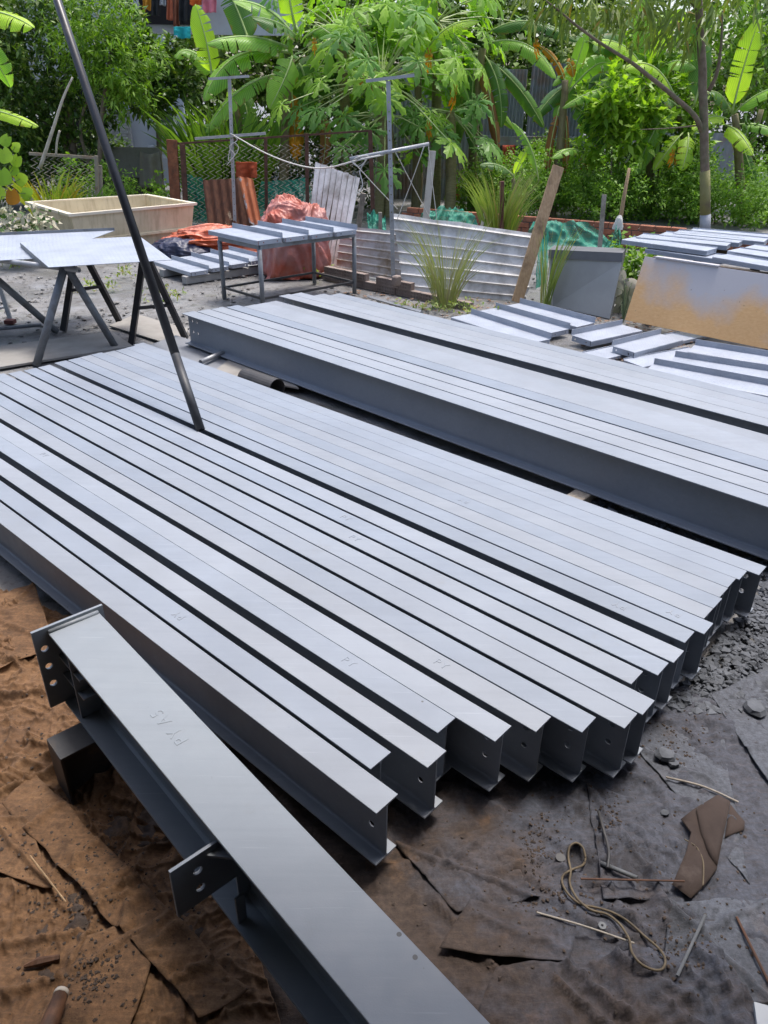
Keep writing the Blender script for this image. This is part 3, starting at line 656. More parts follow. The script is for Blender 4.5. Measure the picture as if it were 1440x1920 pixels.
ring = lambda r, z: [c_ + V((math.cos(2 * math.pi * k / n) * r, math.sin(2 * math.pi * k / n) * r, z)) for k in range(n)]
vs = ring(.0105, 0) + ring(.0105, .002) + ring(.0035, .002) + ring(.0035, 0)
mb.add(vs, [(r * n + i, r * n + (i + 1) % n, ((r + 1) % 4) * n + (i + 1) % n, ((r + 1) % 4) * n + i) for r in range(4) for i in range(n)])
single('washer', mb, m_rodgrey, 'small round steel washer beside the rope loop', 'washer', c_)
mb = MB(); c_ = Z8(318, 607, .030); mb.tube([c_, c_ + UP * .008], .014, 16); single('steel_disc', mb, m_darksteel, 'small dark round disc left of the rope loop', 'disc', c_)
m_board = M('grey_board', (.36, .38, .40), .6, (.42, .44, .46), 5, bump=.05)
mb = MB(); a = G(1402, 1868, .06); b_ = G(1560, 1905, .06); mb.bar((a + b_) / 2 + V((-.11, -.09, 0)), (a + b_) / 2 + V((.14, -.16, 0)), .2, .012, ch=.001); single('board_offcut', mb, m_board, 'pale grey board corner in the bottom right corner', 'board', a)
# wooden handle, bottom left
m_handle = M('handle_wood', (.07, .03, .014), .7, (.17, .08, .04), 8, bump=.5, bsc=30, stretch=(6, 1, 1), dirt=(.03, .015, .01), dsc=12)
m_end = M('handle_end', (.42, .38, .33), .8)
ha, hb_ = G(115, 1862, .085), G(60, 2010, .12)
root = thing('tool_handle', 'worn wooden tool handle with a pale end, bottom left corner', 'handle', V((ha.x, ha.y, .04)))
mb = MB(); mb.tube([ha, lerp(ha, hb_, .3), hb_], [.0165, .0205, .024], 9); part('grip', mb, m_handle, root, True)
mb = MB(); mb.tube([ha + (ha - hb_).normalized() * .005, ha + (hb_ - ha).normalized() * .006], [.0165, .0182], 12); part('end_cap', mb, m_end, root, True)
rod([drop(60, 1616), drop(127, 1703)], .0025, m_wood, 'thin straight stick on the brown cloth at the left', name='wood_stick')
mb = MB(); a, b_ = drop(45, 1812, .009), drop(112, 1795, .009); mb.tube([a, lerp(a, b_, .4) + UP * .004, b_], [.004, .011, .007], 6); single('bark_piece', mb, m_handle, 'small splinter of brown wood above the tool handle', 'wood piece', a)
# ------------------------------------------------------------------ gravel and crumbs (uncountable)
def stones(name, pts, smin, smax, mat, label, cat, flat=.6, top=None):
    T_ = []; mb = MB()
    for p in pts:
        s_ = smin + (smax - smin) * random.random() ** 2.2
        ax = V((random.gauss(0, 1), random.gauss(0, 1), random.gauss(0, 1))).normalized(); rot = Matrix.Rotation(random.random() * 6.3, 3, ax)
        vs = []
        for k in ((1, 0, 0), (-1, 0, 0), (0, 1, 0), (0, -1, 0), (0, 0, 1), (0, 0, -1), (.75, .75, .2), (-.7, .6, -.3)):
            q = rot @ (V(k) * s_ * random.uniform(.7, 1.15)); vs.append(V(p) + V((q.x, q.y, q.z * flat)))
        mb.add(vs, [(0, 6, 4), (6, 2, 4), (2, 7, 4), (7, 1, 4), (1, 3, 4), (3, 0, 4), (0, 5, 6), (6, 5, 2), (2, 5, 7), (7, 5, 1), (1, 5, 3), (3, 5, 0)])
    return single(name, mb, mat, label, cat, (0, 0, 0), kind='stuff')
m_grav = M('gravel', (.045, .05, .058), .8, (.13, .14, .16), 14, bump=.3, bsc=120, lo=.3, hi=.75)
m_crumb = M('crumbs', (.03, .022, .017), .9, (.08, .055, .04), 40)
pts = []
while len(pts) < 2600:
    p = G(random.uniform(1180, 1560), random.uniform(1050, 1345), 0)
    if p.dot(d1) > -.62 + .0 * p.dot(n1) and p.dot(n1) > 2.25 + (p.dot(d1) + .6) * .0: pts.append((p.x, p.y, random.uniform(.0, .02)))
for _ in range(900):
    p = d1 * random.uniform(-1.6, .4) + n1 * random.uniform(3.05, 3.6); pts.append((p.x, p.y, random.uniform(0, .015)))
stones('gravel', pts, .008, .028, m_grav, 'dark grey gravel beside the beam ends at the right', 'gravel')
pts = [(*g2(random.gauss(cx, sx), random.gauss(cy, sy)), random.uniform(.012, .03)) for cx, cy, sx, sy, n in ((1010, 1570, 25, 30, 120), (1145, 1540, 14, 28, 80), (1000, 1620, 12, 30, 60), (1250, 1410, 40, 20, 110), (1290, 1370, 40, 15, 60), (1270, 1790, 40, 30, 120), (1050, 1700, 40, 12, 70), (210, 1640, 30, 40, 140), (150, 1700, 50, 40, 150), (180, 1850, 25, 30, 140), (100, 1600, 60, 60, 120), (40, 1400, 40, 60, 60), (1140, 1650, 250, 130, 420), (200, 1700, 160, 150, 420)) for _ in range(n)]
pts = [(x, y, HZ(x, y) + .001) for x, y, z in pts]
stones('debris', pts, .002, .0075, m_crumb, 'dark crumbs and grit scattered over the cloths', 'debris')
# bigger flat stones near the gravel
for i, (x, y, s_, lab) in enumerate(((1248, 1418, .035, 'dark stone on the grey cloth in front of the beam ends'), (1262, 1432, .022, 'smaller dark stone next to the one before the beam ends'), (1415, 1330, .045, 'larger flat stone at the right edge of the gravel'), (1425, 1155, .03, 'pale stone in the gravel by the right edge'), (1385, 1165, .026, 'pale stone near the rearmost beam end'), (1246, 1525, .016, 'small pebble by the folded scrap'))):
    p = drop(x, y, s_ * .15); mb = MB(); vs = []; n = 8
    for r, z in ((.75, -.3), (1, .1), (.8, .45)): vs += [p + V((math.cos(2 * math.pi * k / n) * s_ * r * random.uniform(.8, 1.15), math.sin(2 * math.pi * k / n) * s_ * r * random.uniform(.7, 1.1), z * s_ * random.uniform(.8, 1.1))) for k in range(n)]
    mb.add(vs, [(r * n + i_, r * n + (i_ + 1) % n, (r + 1) * n + (i_ + 1) % n, (r + 1) * n + i_) for r in range(2) for i_ in range(n)] + [tuple(range(2 * n, 3 * n))])
    single('stone', mb, m_grav, lab, 'stone', p, 'single stones')

m_rub = M('rubble', (.13, .125, .12), .9, (.30, .295, .285), 9, bump=.3, bsc=90, dirt=(.07, .055, .04), dsc=14)
pts = []
while len(pts) < 2600:
    p = G(random.uniform(-40, 1100), random.uniform(455, 690), 0)
    if noise.noise(V((p.x * 1.4, p.y * 1.4, 2))) > random.uniform(-.5, .45): pts.append((p.x, p.y, random.uniform(-.006, .006)))
stones('yard_rubble', pts, .006, .035, m_rub, 'stones and clods strewn over the grey yard dirt', 'rubble', .45)
m_lit = M('dry_litter', (.16, .09, .055), .9, (.28, .19, .13), 30)
pts = [(*g2(random.uniform(1090, 1320), random.uniform(596, 690)), random.uniform(0, .01)) for _ in range(700)] + [(*g2(random.uniform(600, 960), random.uniform(545, 600)), random.uniform(0, .01)) for _ in range(500)]
stones('leaf_litter', pts, .008, .03, m_lit, 'dry brown leaf litter around the treads and bricks', 'leaf litter', .25)
# ================================================================== treads in the yard
# table with four treads
zt_ = .66
Fp, Rp = G(486, 460, zt_), G(664, 437, zt_); u_ = (Rp - Fp); Lu = u_.length; u_.normalize(); v_ = V((-u_.y, u_.x, 0)); Lv = .72
root = thing('work_table', 'grey welded table on pipe legs with low cross bars, carrying four treads', 'table', V((Fp.x, Fp.y, 0)))
cor = [Fp, Rp, Rp + v_ * Lv, Fp + v_ * Lv]
for i in range(4):
    mb = MB(); mb.bar(cor[i] - UP * .02, cor[(i + 1) % 4] - UP * .02, .035, .04); part('top_rail', mb, m_pipegrey, root)
for c_ in cor:
    mb = MB(); mb.tube([V((c_.x, c_.y, 0)), c_ - UP * .04], .024, 12); part('leg', mb, m_pipegrey, root, True)
for i in range(4):
    mb = MB(); mb.bar(V((cor[i].x, cor[i].y, .13)), V((cor[(i + 1) % 4].x, cor[(i + 1) % 4].y, .13)), .022, .022); part('stretcher', mb, m_darksteel, root)
ordn = ['leftmost', 'second from left', 'third from left', 'rightmost']
for i in range(4):
    o_ = Fp + u_ * (-.03 + i * (Lu + .02) / 4) + UP * (.048)
    tread(o_ + v_ * (Lv + .16 - .02 * i), o_ - v_ * .05, 1, 'grey checkered tread lying on the work table, ' + ordn[i] + ' of four', 'treads on the work table', W=(Lu - .0) / 4 - .012)
# treads on the ground behind the table
a0, b0 = G(288, 490, .14), G(341, 506, .14); xd = (b0 - a0).normalized(); ud = V((-xd.y, xd.x, 0))
for i in range(4):
    tread(a0 + ud * (.285 * i) + UP * (.01 * i), a0 + xd * .9 + ud * (.285 * i) + UP * (.01 * i), 1, 'grey tread on the ground left of the work table, ' + ['nearest', 'second', 'third', 'farthest'][i] + ' of its row', 'treads on the ground beyond the trestles', W=.25)
m_conc = M('concrete', (.26, .255, .245), .85, (.34, .335, .325), 7, bump=.3, bsc=60)
for (k, lab) in ((.12, 'concrete strip under the near ends of the ground treads'), (.62, 'concrete strip under the far ends of the ground treads')):
    mb = MB(); p = a0 + xd * (.95 - k * 1.1) ; mb.bar(V((p.x, p.y, .045)) - ud * .05, V((p.x, p.y, .045)) + ud * 1.1, .1, .088, ch=.005); single('concrete_strip', mb, m_conc, lab, 'concrete strip', V((p.x, p.y, 0)), 'concrete strips under the ground treads')
# right of the far pile: three treads side by side, pointing at the camera's right
labs = ['nearest, half behind the far pile', 'middle one, its upstand catching the light', 'farthest, close to the grey metal bin']
for i, (p, q) in enumerate((((884, 588), (1036, 636)), ((930, 577), (1075, 618)), ((975, 568), (1120, 606)))):
    a, b_ = G(*p, .068), G(*q, .068); x = (b_ - a).normalized(); y = UP.cross(x)
    tread(a - y * .27, b_ - y * .27, 1, 'grey tread of the three beside the lemongrass, ' + labs[i], 'three treads beside the lemongrass', W=.262, up=.055)
for i, (p, q) in enumerate((((1109, 640), (1202, 620)), ((1190, 661), (1286, 636)))):
    a, b_ = G(*p, .085), G(*q, .085)
    tread(a, b_, 1, 'grey tread lying crosswise in front of the plywood, ' + ['left of the pair', 'right of the pair'][i], 'two crosswise treads before the plywood', W=.24, up=.05, lip=.05)
for i, (p, q) in enumerate((((1226, 682), (1440, 722)), ((1265, 668), (1440, 695)), ((1303, 646), (1440, 668)))):
    a, b_ = G(*p, .07), G(*q, .07); x = (b_ - a).normalized(); y = UP.cross(x)
    tread(a - y * .262, a + x * 1.15 - y * .262, 1, 'grey checkered tread at the right edge below the plywood, ' + ['nearest', 'middle', 'farthest'][i] + ' of three', 'three treads below the plywood', W=.255, up=.05)
for i, (p, q, zz_, lab) in enumerate((((1205, 688), (1330, 664), .035, 'lowest, under the crosswise pair'), ((1120, 676), (1235, 650), .030, 'half hidden behind the far pile'), ((1255, 645), (1330, 628), .03, 'small end showing at the plywood foot'))):
    tread(G(*p, zz_), G(*q, zz_), 1, 'grey tread under the crosswise treads before the plywood, ' + lab, 'treads under the crosswise pair', W=.22, up=.012, lip=.03)
# plywood leaning on a hidden stand, treads stacked on it
m, t, b = newmat('plywood'); co = coords(t)
mp = t.new('ShaderNodeMapping'); mp.inputs['Rotation'].default_value = (0, 0, .70); mp.inputs['Scale'].default_value = (1, 9, 16); t.l(co, mp.inputs[0])
c = t.mix(t.ramp(t.noise(mp.outputs[0], 5.0, 6, .6), .35, .7), (.66, .38, .16), (.74, .47, .22))
sx = t.new('ShaderNodeSeparateXYZ'); t.l(co, sx.inputs[0])
k = t.math('ADD', t.math('MULTIPLY', sx.outputs[2], .9), t.math('MULTIPLY', t.noise(co, 1.9, 5, .55), .95))
c = t.mix(t.math('MULTIPLY', t.ramp(k, .70, 1.12), .9), c, (.46, .47, .51))
c = t.mix(t.ramp(t.noise(co, 30.0, 6, .7), .66, .72), c, (.20, .12, .06)); t.l(c, b.inputs['Base Color']); b.inputs['Roughness'].default_value = .55
m_ply = m
pbl, pbr = G(1172, 600, .06), G(1440, 655, .06); ax = (pbr - pbl).normalized(); bk = UP.cross(ax)
tl = A(1203, 480, pbl.y + .17); slope = (tl - pbl)
slope = (slope - ax * slope.dot(ax)); hgt = slope.length; slope.normalize()
mb = MB(); mb.box(pbl + ax * .8 + slope * hgt / 2, ax, slope.cross(ax), slope, .8, .006, hgt / 2, .001)
single('plywood_board', mb, m_ply, 'tan plywood board with grey overspray leaning against the tread stack', 'plywood board', pbl)
zs = pbl.z + slope.z * hgt
m_dk = M('dark_timber', (.07, .055, .04), .85, (.12, .09, .065), 6, bump=.2)
root = thing('tread_stand', 'dark timber stand behind the plywood carrying the stacked treads', 'stand', V((pbl.x, pbl.y, 0)) + bk * .25)
for i in (0, 1, 2):
    for j in (0, 1):
        p = pbl + ax * (.12 + i * .6) + bk * (.28 + j * .9); mb = MB(); mb.bar(V((p.x, p.y, 0)), V((p.x, p.y, zs - .06)), .07, .07, up=V((0, 1, 0))); part('post', mb, m_dk, root)
for j in (0, 1):
    p = pbl + bk * (.28 + j * .9); mb = MB(); mb.bar(V((p.x, p.y, zs - .03)) + ax * .05, V((p.x, p.y, zs - .03)) + ax * 1.9, .06, .06); part('rail', mb, m_dk, root)
mb = MB(); p = pbl + slope * (hgt + .012) + ax * .11; mb.bar(p, p + ax * .62, .05, .014); single('wood_strip', mb, m_ply, 'thin wood strip lying along the top edge of the plywood', 'wood strip', p)
stk = [((1210, 466), (1323, 483), zs + .02, 'lowest, directly above the plywood edge'), ((1166, 449), (1332, 471), zs + .075, 'front left, sticking out past the plywood'), ((1193, 444), (1360, 455), zs + .09, 'second row from the front on the left'), ((1236, 440), (1395, 452), zs + .10, 'third row from the front'), ((1262, 437), (1428, 448), zs + .11, 'fourth row from the front'), ((1292, 434), (1440, 441), zs + .115, 'rearmost, right under the tree trunk'),
       ((1336, 481), (1480, 512), zs + .06, 'nearest at the right edge'), ((1364, 470), (1500, 492), zs + .075, 'second from the front at the right edge'), ((1396, 464), (1520, 480), zs + .085, 'third from the front at the right edge')]
for p, q, z, lab in stk:
    a, b_ = G(*p, z), G(*q, z); x = (b_ - a).normalized()
    x = (x * .5 + ax * .5).normalized(); tread(a, a + x * max(.8, min(1.0, (b_ - a).length)), 1, 'grey tread stacked above the plywood, ' + lab, 'treads stacked above the plywood', W=.245, up=.012)
# ------------------------------------------------------------------ trestles with plates
root = thing('pipe_trestle', 'grey pipe trestle with two splayed leg pairs at the left edge', 'trestle', G(118, 660))
apA = (G(68, 686) + G(218, 653)) / 2 + UP * .765; apA = A(120, 503, apA.y); zA = apA.z
f2 = G(107, 622); apB = apA + V((-.95, .42, 0))
for a, b_ in ((G(68, 686), apA), (G(218, 653), apA + V((.03, 0, 0))), (f2, apB), (V((apB.x * 2 - f2.x, f2.y - .35, 0)), apB)):
    mb = MB(); a = V(a); mb.tube([a + UP * .0, b_], .031, 14); part('leg', mb, m_pipegrey, root, True)
mb = MB(); e = (apA - apB).normalized(); mb.tube([apA + e * .16 + UP * .0, apB - e * .2], .021, 14, hollow=.72); part('ridge_pipe', mb, m_galv, root, True)
mb = MB(); mb.tube([G(78, 609, .05), G(-60, 622, .05)], .017, 10); part('foot_rail', mb, m_pipegrey, root, True)
root = thing('angle_iron_trestle', 'black angle iron trestle with crossbars under the checkered plate', 'trestle', G(240, 625))
fe = [G(250, 648), G(352, 636), G(122, 622), G(228, 605)]
r1, r2 = A(280, 494, (fe[0].y + fe[1].y) / 2), A(147, 498, (fe[2].y + fe[3].y) / 2)
zr = .73; r1 = V(((fe[0].x + fe[1].x) / 2 - .02, (fe[0].y + fe[1].y) / 2, zr)); r2 = V(((fe[2].x + fe[3].x) / 2, (fe[2].y + fe[3].y) / 2, zr))
def angle_bar(a, b_, w_, name='leg', mat=None):
    a, b_ = V(a), V(b_); d = (b_ - a).normalized(); s_ = d.cross(V((0, 1, 0))).normalized(); q = s_.cross(d)
    mb = MB(); mb.prism([(0, 0), (w_, 0), (w_, .005), (.005, .005), (.005, w_), (0, w_)], a, d, s_, q, (b_ - a).length); part(name, mb, mat or m_black, root)
for f_, r_ in ((fe[0], r1 + V((-.02, 0, 0))), (fe[1], r1 + V((.02, 0, 0))), (fe[2], r2 + V((-.02, 0, 0))), (fe[3], r2 + V((.02, 0, 0)))): angle_bar(f_, r_, .05)
angle_bar(r1 + V((.05, -.05, 0)), r2 - V((.05, -.05, 0)), .045, 'ridge')
angle_bar(lerp(fe[0], r1, .42), lerp(fe[1], r1, .42), .03, 'crossbar'); angle_bar(lerp(fe[2], r2, .48), lerp(fe[3], r2, .48), .03, 'crossbar')
# loose trestle foot at the far left
root = thing('painted_trestle', 'pale grey trestle leg on a red foot at the left edge', 'trestle', G(20, 602))
mb = MB(); mb.bar(G(19, 598, .03), A(-22, 470, G(19, 598).y + .1), .04, .02, up=V((0, 1, 0))); part('leg', mb, m_galv, root)
mb = MB(); mb.bar(G(-40, 590, .12), A(10, 575, G(19, 598).y), .03, .02); part('crossbar', mb, m_galv, root)
m_redfoot = M('red_foot', (.12, .035, .03), .7); mb = MB(); p = G(19, 603, .02); mb.box(p, (1, 0, 0), (0, 1, 0), UP, .045, .04, .02, .004); part('foot', mb, m_redfoot, root)
def uvplate(pts, th, mat, lift=None):
    """flat checker plate over four corners"""
    P = [V(p) for p in pts]; e1 = (P[1] - P[0]).normalized(); nz = (P[1] - P[0]).cross(P[3] - P[0]).normalized(); e2 = nz.cross(e1)
    mb = MB(); vs = P + [p - nz * th for p in P]; mb.add(vs, [(0, 1, 2, 3), (7, 6, 5, 4), (0, 4, 5, 1), (1, 5, 6, 2), (2, 6, 7, 3), (3, 7, 4, 0)])
    mb.uv = [((p - P[0]).dot(e1), (p - P[0]).dot(e2)) for p in P] * 2; return mb
zp = .775
p0, p1, p2, p3 = G(91, 501, zp + .012), G(322, 487, zp + .012), G(262, 443, zp + .03), G(37, 454, zp + .03)
root = thing('checker_plate', 'large grey checkered plate on the trestles, right one of the two', 'steel plate', p0)
part('sheet', uvplate((p0, p1, p2, p3), .004, m_check), m_check, root)
q3 = A(37, 487, p3.y); mb = MB(); P = [p0 - UP * .006, p3 - UP * .006, V((p3.x, p3.y, q3.z))]; off = (p1 - p0).normalized() * .005
mb.add(P + [p + off for p in P], [(0, 1, 2), (5, 4, 3), (0, 3, 4, 1), (1, 4, 5, 2), (2, 5, 3, 0)]); part('side_cheek', mb, m_pipegrey, root)
z2_ = .75; p0, p1, p2, p3 = G(22, 487, z2_), G(60, 484, z2_), G(215, 432, z2_ + .03), G(-160, 448, z2_ + .03); p0 = p0 + (p3 - p2) * .0
root = thing('checker_plate', 'grey checkered plate with a raised rear lip, reaching the left edge', 'steel plate', p0)
pw = p2 - p3; part('sheet', uvplate((p0 - pw * .55, p0 + pw * .12, p2, p3), .004, m_check), m_check, root)
mb = MB(); mb.bar(p3 + UP * .012, p2 + UP * .012, .005, .028); part('rear_lip', mb, m_pipegrey, root)
# planks and sheet metal on the ground under the trestles
m_plank = M('dusty_plank', (.23, .215, .195), .85, (.31, .295, .27), 5, bump=.2, bsc=20)
def plank(ps, th, mat, label, name='plank', cat='plank', group=None):
    P = [V(p) for p in ps]; mb = MB(); mb.add([p + UP * th for p in P] + [p for p in P], [(0, 1, 2, 3), (7, 6, 5, 4), (0, 4, 5, 1), (1, 5, 6, 2), (2, 6, 7, 3), (3, 7, 4, 0)]); return single(name, mb, mat, label, cat, P[0], group)
plank((G(-60, 702, .012), G(250, 652, .012), G(210, 625, .012), G(-60, 660, .012)), .018, m_plank, 'wide dusty plank on the ground under the trestle feet')
plank((G(205, 612, .006), G(345, 655, .006), G(352, 618, .006), G(255, 590, .006)), .010, m_plank, 'thin dusty board by the angle iron trestle')
m_sheetg = M('sheet_grey', (.17, .18, .20), .5, (.22, .23, .25), 5, bump=.05)
plank((G(230, 668, .03), G(420, 705, .03), G(460, 672, .03), G(330, 630, .03)), .008, m_sheetg, 'flat grey metal sheet lying between the two beam piles', 'metal_sheet', 'metal sheet')
plank((G(400, 700, .04), G(560, 730, .04), G(520, 690, .04), G(440, 668, .04)), .012, m_plank, 'dusty board lying under the far pile', 'plank')
a, b_ = G(376, 679, .075), G(418, 661, .075); rod([a, b_ + (b_ - a) * .3], .020, m_galv, 'short galvanised pipe between the piles', 'pipe', 'short_pipe', 14, None, .8)
mb = MB(); a = G(470, 712, .09); ex = V((.75, -.66, 0)); mb.tube([a + V((-.05, .045, 0)), a + ex * .30], .075, 24, hollow=.93); single('large_pipe', mb, m_darksteel, 'dark wide steel pipe lying between the two beam piles', 'pipe', a, smooth=False)
mb = MB(); a = G(366, 652, .02); mb.box(a, d2, n2, UP, .05, .03, .028, .004); single('wood_block', mb, m_wood, 'small brown wood block under the far end of the far pile', 'wood block', a)
# ------------------------------------------------------------------ trough
m, t, b = newmat('trough_plastic'); co = coords(t)
c = t.mix(t.ramp(t.noise(co, 2.5, 6, .6), .35, .7), (.52, .44, .29), (.66, .58, .42))
mp = t.new('ShaderNodeMapping'); mp.inputs['Scale'].default_value = (7, 7, .8); t.l(co, mp.inputs[0])
c = t.mix(t.math('MULTIPLY', t.ramp(t.noise(mp.outputs[0], 1.1, 7, .7), .48, .70), .5), c, (.17, .12, .055))
t.l(c, b.inputs['Base Color']); b.inputs['Roughness'].default_value = .6; m_tr = m
m_trrim = M('trough_rim', (.64, .58, .46), .5, (.72, .66, .54), 5)
zr_ = .58
rim = [G(130, 401, zr_), G(366, 380, zr_), G(276, 364, zr_), G(50, 378, zr_)]
cen = sum(rim, V((0, 0, 0))) / 4
def shr(k, z): return [V((cen.x + (p.x - cen.x) * k, cen.y + (p.y - cen.y) * k, z)) for p in rim]
root = thing('water_trough', 'large beige plastic trough with stained sides, on the left', 'trough', V((cen.x, cen.y, 0)))
mb = MB(); lv = [shr(.985, zr_ - .005), shr(.93, .24), shr(.99, .235), shr(.99, .205), shr(.92, .20), shr(.90, .0)]
vs = sum(lv, []); f = [(r * 4 + i, (r + 1) * 4 + i, (r + 1) * 4 + (i + 1) % 4, r * 4 + (i + 1) % 4) for r in range(5) for i in range(4)]
inn = [shr(.955, zr_ - .005), shr(.90, .16)]; o0 = len(vs); vs += sum(inn, [])
f += [(o0 + i, o0 + (i + 1) % 4, o0 + 4 + (i + 1) % 4, o0 + 4 + i) for i in range(4)] + [(o0 + 4, o0 + 5, o0 + 6, o0 + 7)]
mb.add(vs, f); part('basin', mb, m_tr, root)
mb = MB(); ro, ri = shr(1.025, zr_), shr(.945, zr_); ro2, ri2 = shr(1.02, zr_ - .035), shr(.95, zr_ - .02); vs = ro + ri + ri2 + ro2
mb.add(vs, [((r * 4) % 16 + i, (r * 4) % 16 + (i + 1) % 4, ((r + 1) * 4) % 16 + (i + 1) % 4, ((r + 1) * 4) % 16 + i) for r in range(4) for i in range(4)]); part('rim', mb, m_trrim, root)
# ------------------------------------------------------------------ tarps
def tarpmat(name, c1, c2, dust, damt):
    m, t, b = newmat(name); co = coords(t)
    c = t.mix(t.ramp(t.noise(co, 4.0, 5, .6), .35, .7), c1, c2)
    if damt: c = t.mix(t.math('MULTIPLY', t.ramp(t.noise(co, 2.3, 6, .6), .42, .62), damt), c, dust)
    t.l(c, b.inputs['Base Color']); b.inputs['Roughness'].default_value = .42
    nb = t.bump(t.noise(co, 16.0, 5, .6, .6), .5, .02); t.l(nb, b.inputs['Normal']); return m
m_tarp = tarpmat('orange_tarp', (.42, .075, .022), (.55, .12, .04), (.5, .45, .45), .15)
m_tarpw = tarpmat('pale_orange_tarp', (.36, .055, .024), (.42, .11, .062), (.44, .42, .44), .32)
m_navy = tarpmat('navy_tarp', (.012, .016, .045), (.02, .026, .07), (.2, .2, .2), .1)
def heap(name, c, rx, ry, h, ang, mat, label, seed, amp=.12, sharp=1.0, group=None, cat='tarpaulin', nu=96, nv=40, flat=.0, fold=4.5, vst=.5, xst=.55):
    c = V(c); mb = MB(); ca, sa = math.cos(ang), math.sin(ang)
    def fn(u, v):
        a = u * 2 * math.pi; k = v
        rr = math.sin(k * math.pi / 2) ** (.8)
        z = (math.cos(k * math.pi / 2) ** sharp) * h
        x, y = rx * rr * math.cos(a), ry * rr * math.sin(a)
        q = V((x * fold * xst, y * fold * .55, z * fold * vst + seed * 3.1))
        q = q + V((noise.noise(q * 1.3), noise.noise(q * 1.3 + V((7, 1, 2))), 0)) * .5
        r1_ = (1 - abs(noise.noise(q))) ** 3; r2_ = (1 - abs(noise.noise(q * 2.1 + V((3, 3, 3))))) ** 4; r3_ = (1 - abs(noise.noise(q * 4.7))) ** 5
        dn = r1_ + .5 * r2_ + .22 * r3_ - .65
        out = 1 + amp * dn * (.35 + k) + .20 * noise.noise(V((math.cos(a) * 1.6, math.sin(a) * 1.6, seed * 3)))
        x, y = x * out, y * out; z = max(0, z * (1 + .45 * amp * dn + .10 * noise.noise(V((x * 3, y * 3, seed)))))
        if k > .93: z *= (1 - k) / .07
        return c + V((x * ca - y * sa, x * sa + y * ca, z + .002))
    mb.grid(fn, nu, nv); return single(name, mb, mat, label, cat, c, group, True)
heap('tarpaulin', G(415, 468), .66, .34, .31, .45, m_tarp, 'crumpled bright orange tarpaulin heap beside the trough', 2, .42, .75, fold=7, nu=160, nv=64, xst=.2, vst=.8)
heap('tarpaulin', G(340, 476), .38, .25, .20, .2, m_navy, 'dark navy tarpaulin poking out beside the orange heap', 6, .3, .9, fold=7)
heap('tarpaulin', G(554, 512), .43, .38, .86, 0, m_tarpw, 'pale dusty orange tarpaulin bundle standing behind the work table', 9, .20, .42, fold=7.0, nv=80, nu=160, vst=.22)
# ------------------------------------------------------------------ leaning and standing sheets
def ribsheet(name, P, nr, dep, mat, label, across='u', group=None, cat='metal sheet', res=10, wob=.01, seed=0, duty=.22, th=.0025, trap=True, edge=0.0):
    P = [V(p) for p in P]; nz = (P[1] - P[0]).cross(P[3] - P[0]).normalized()
    nu, nv = (nr * res, 10) if across == 'u' else (10, nr * res)
    mb = MB()
    def fn(u, v):
        k = (u if across == 'u' else v) * nr; fr = k % 1.0
        if trap: hgt_ = dep * max(0, min(1, (duty - abs(fr - .5)) / .08))
        else: hgt_ = dep * .5 * math.sin(k * 2 * math.pi)
        uu = u; vv = v
        if edge:
            if v == 1: vv = 1 + edge * noise.noise(V((u * 5, seed, 2)))
            if u == 1: uu = 1 + edge * noise.noise(V((v * 7, seed, 4)))
        q = P[0] * (1 - uu) * (1 - vv) + P[1] * uu * (1 - vv) + P[2] * uu * vv + P[3] * (1 - uu) * vv
        return q + nz * (hgt_ + wob * noise.noise(V((u * 2.5, v * 2.5, seed))))
    mb.grid(fn, nu, nv); o = single(name, mb, mat, label, cat, P[0], group)
    s_ = o.modifiers.new('s', 'SOLIDIFY'); s_.thickness = th; return o
m_white = M('white_sheet', (.60, .59, .57), .75, (.74, .73, .71), 3, bump=.05, dirt=(.26, .24, .21), dsc=3.5, dlo=.42, dhi=.70, rvar=.1, spec=.25)
m_whiteg = M('weathered_sheet', (.42, .405, .38), .65, (.58, .57, .55), 3, bump=.08, dirt=(.24, .18, .11), dsc=4, dlo=.45, dhi=.68, stretch=(1, 1, 7))
m_rustsheet = M('rusty_sheet', (.06, .022, .011), .85, (.13, .05, .024), 7, bump=.2, dirt=(.46, .34, .22), dsc=4, dlo=.60, dhi=.66, stretch=(3, 3, .5))
br = G(641, 506); bl = G(572, 494)
P4 = (bl, br, A(675, 334, br.y + .42), A(591, 303, bl.y + .40)); nzs = (P4[1] - P4[0]).cross(P4[3] - P4[0]).normalized()
root = thing('leaning_sheet', 'white ribbed metal sheet leaning upright behind the pale tarpaulin', 'metal sheet', bl)
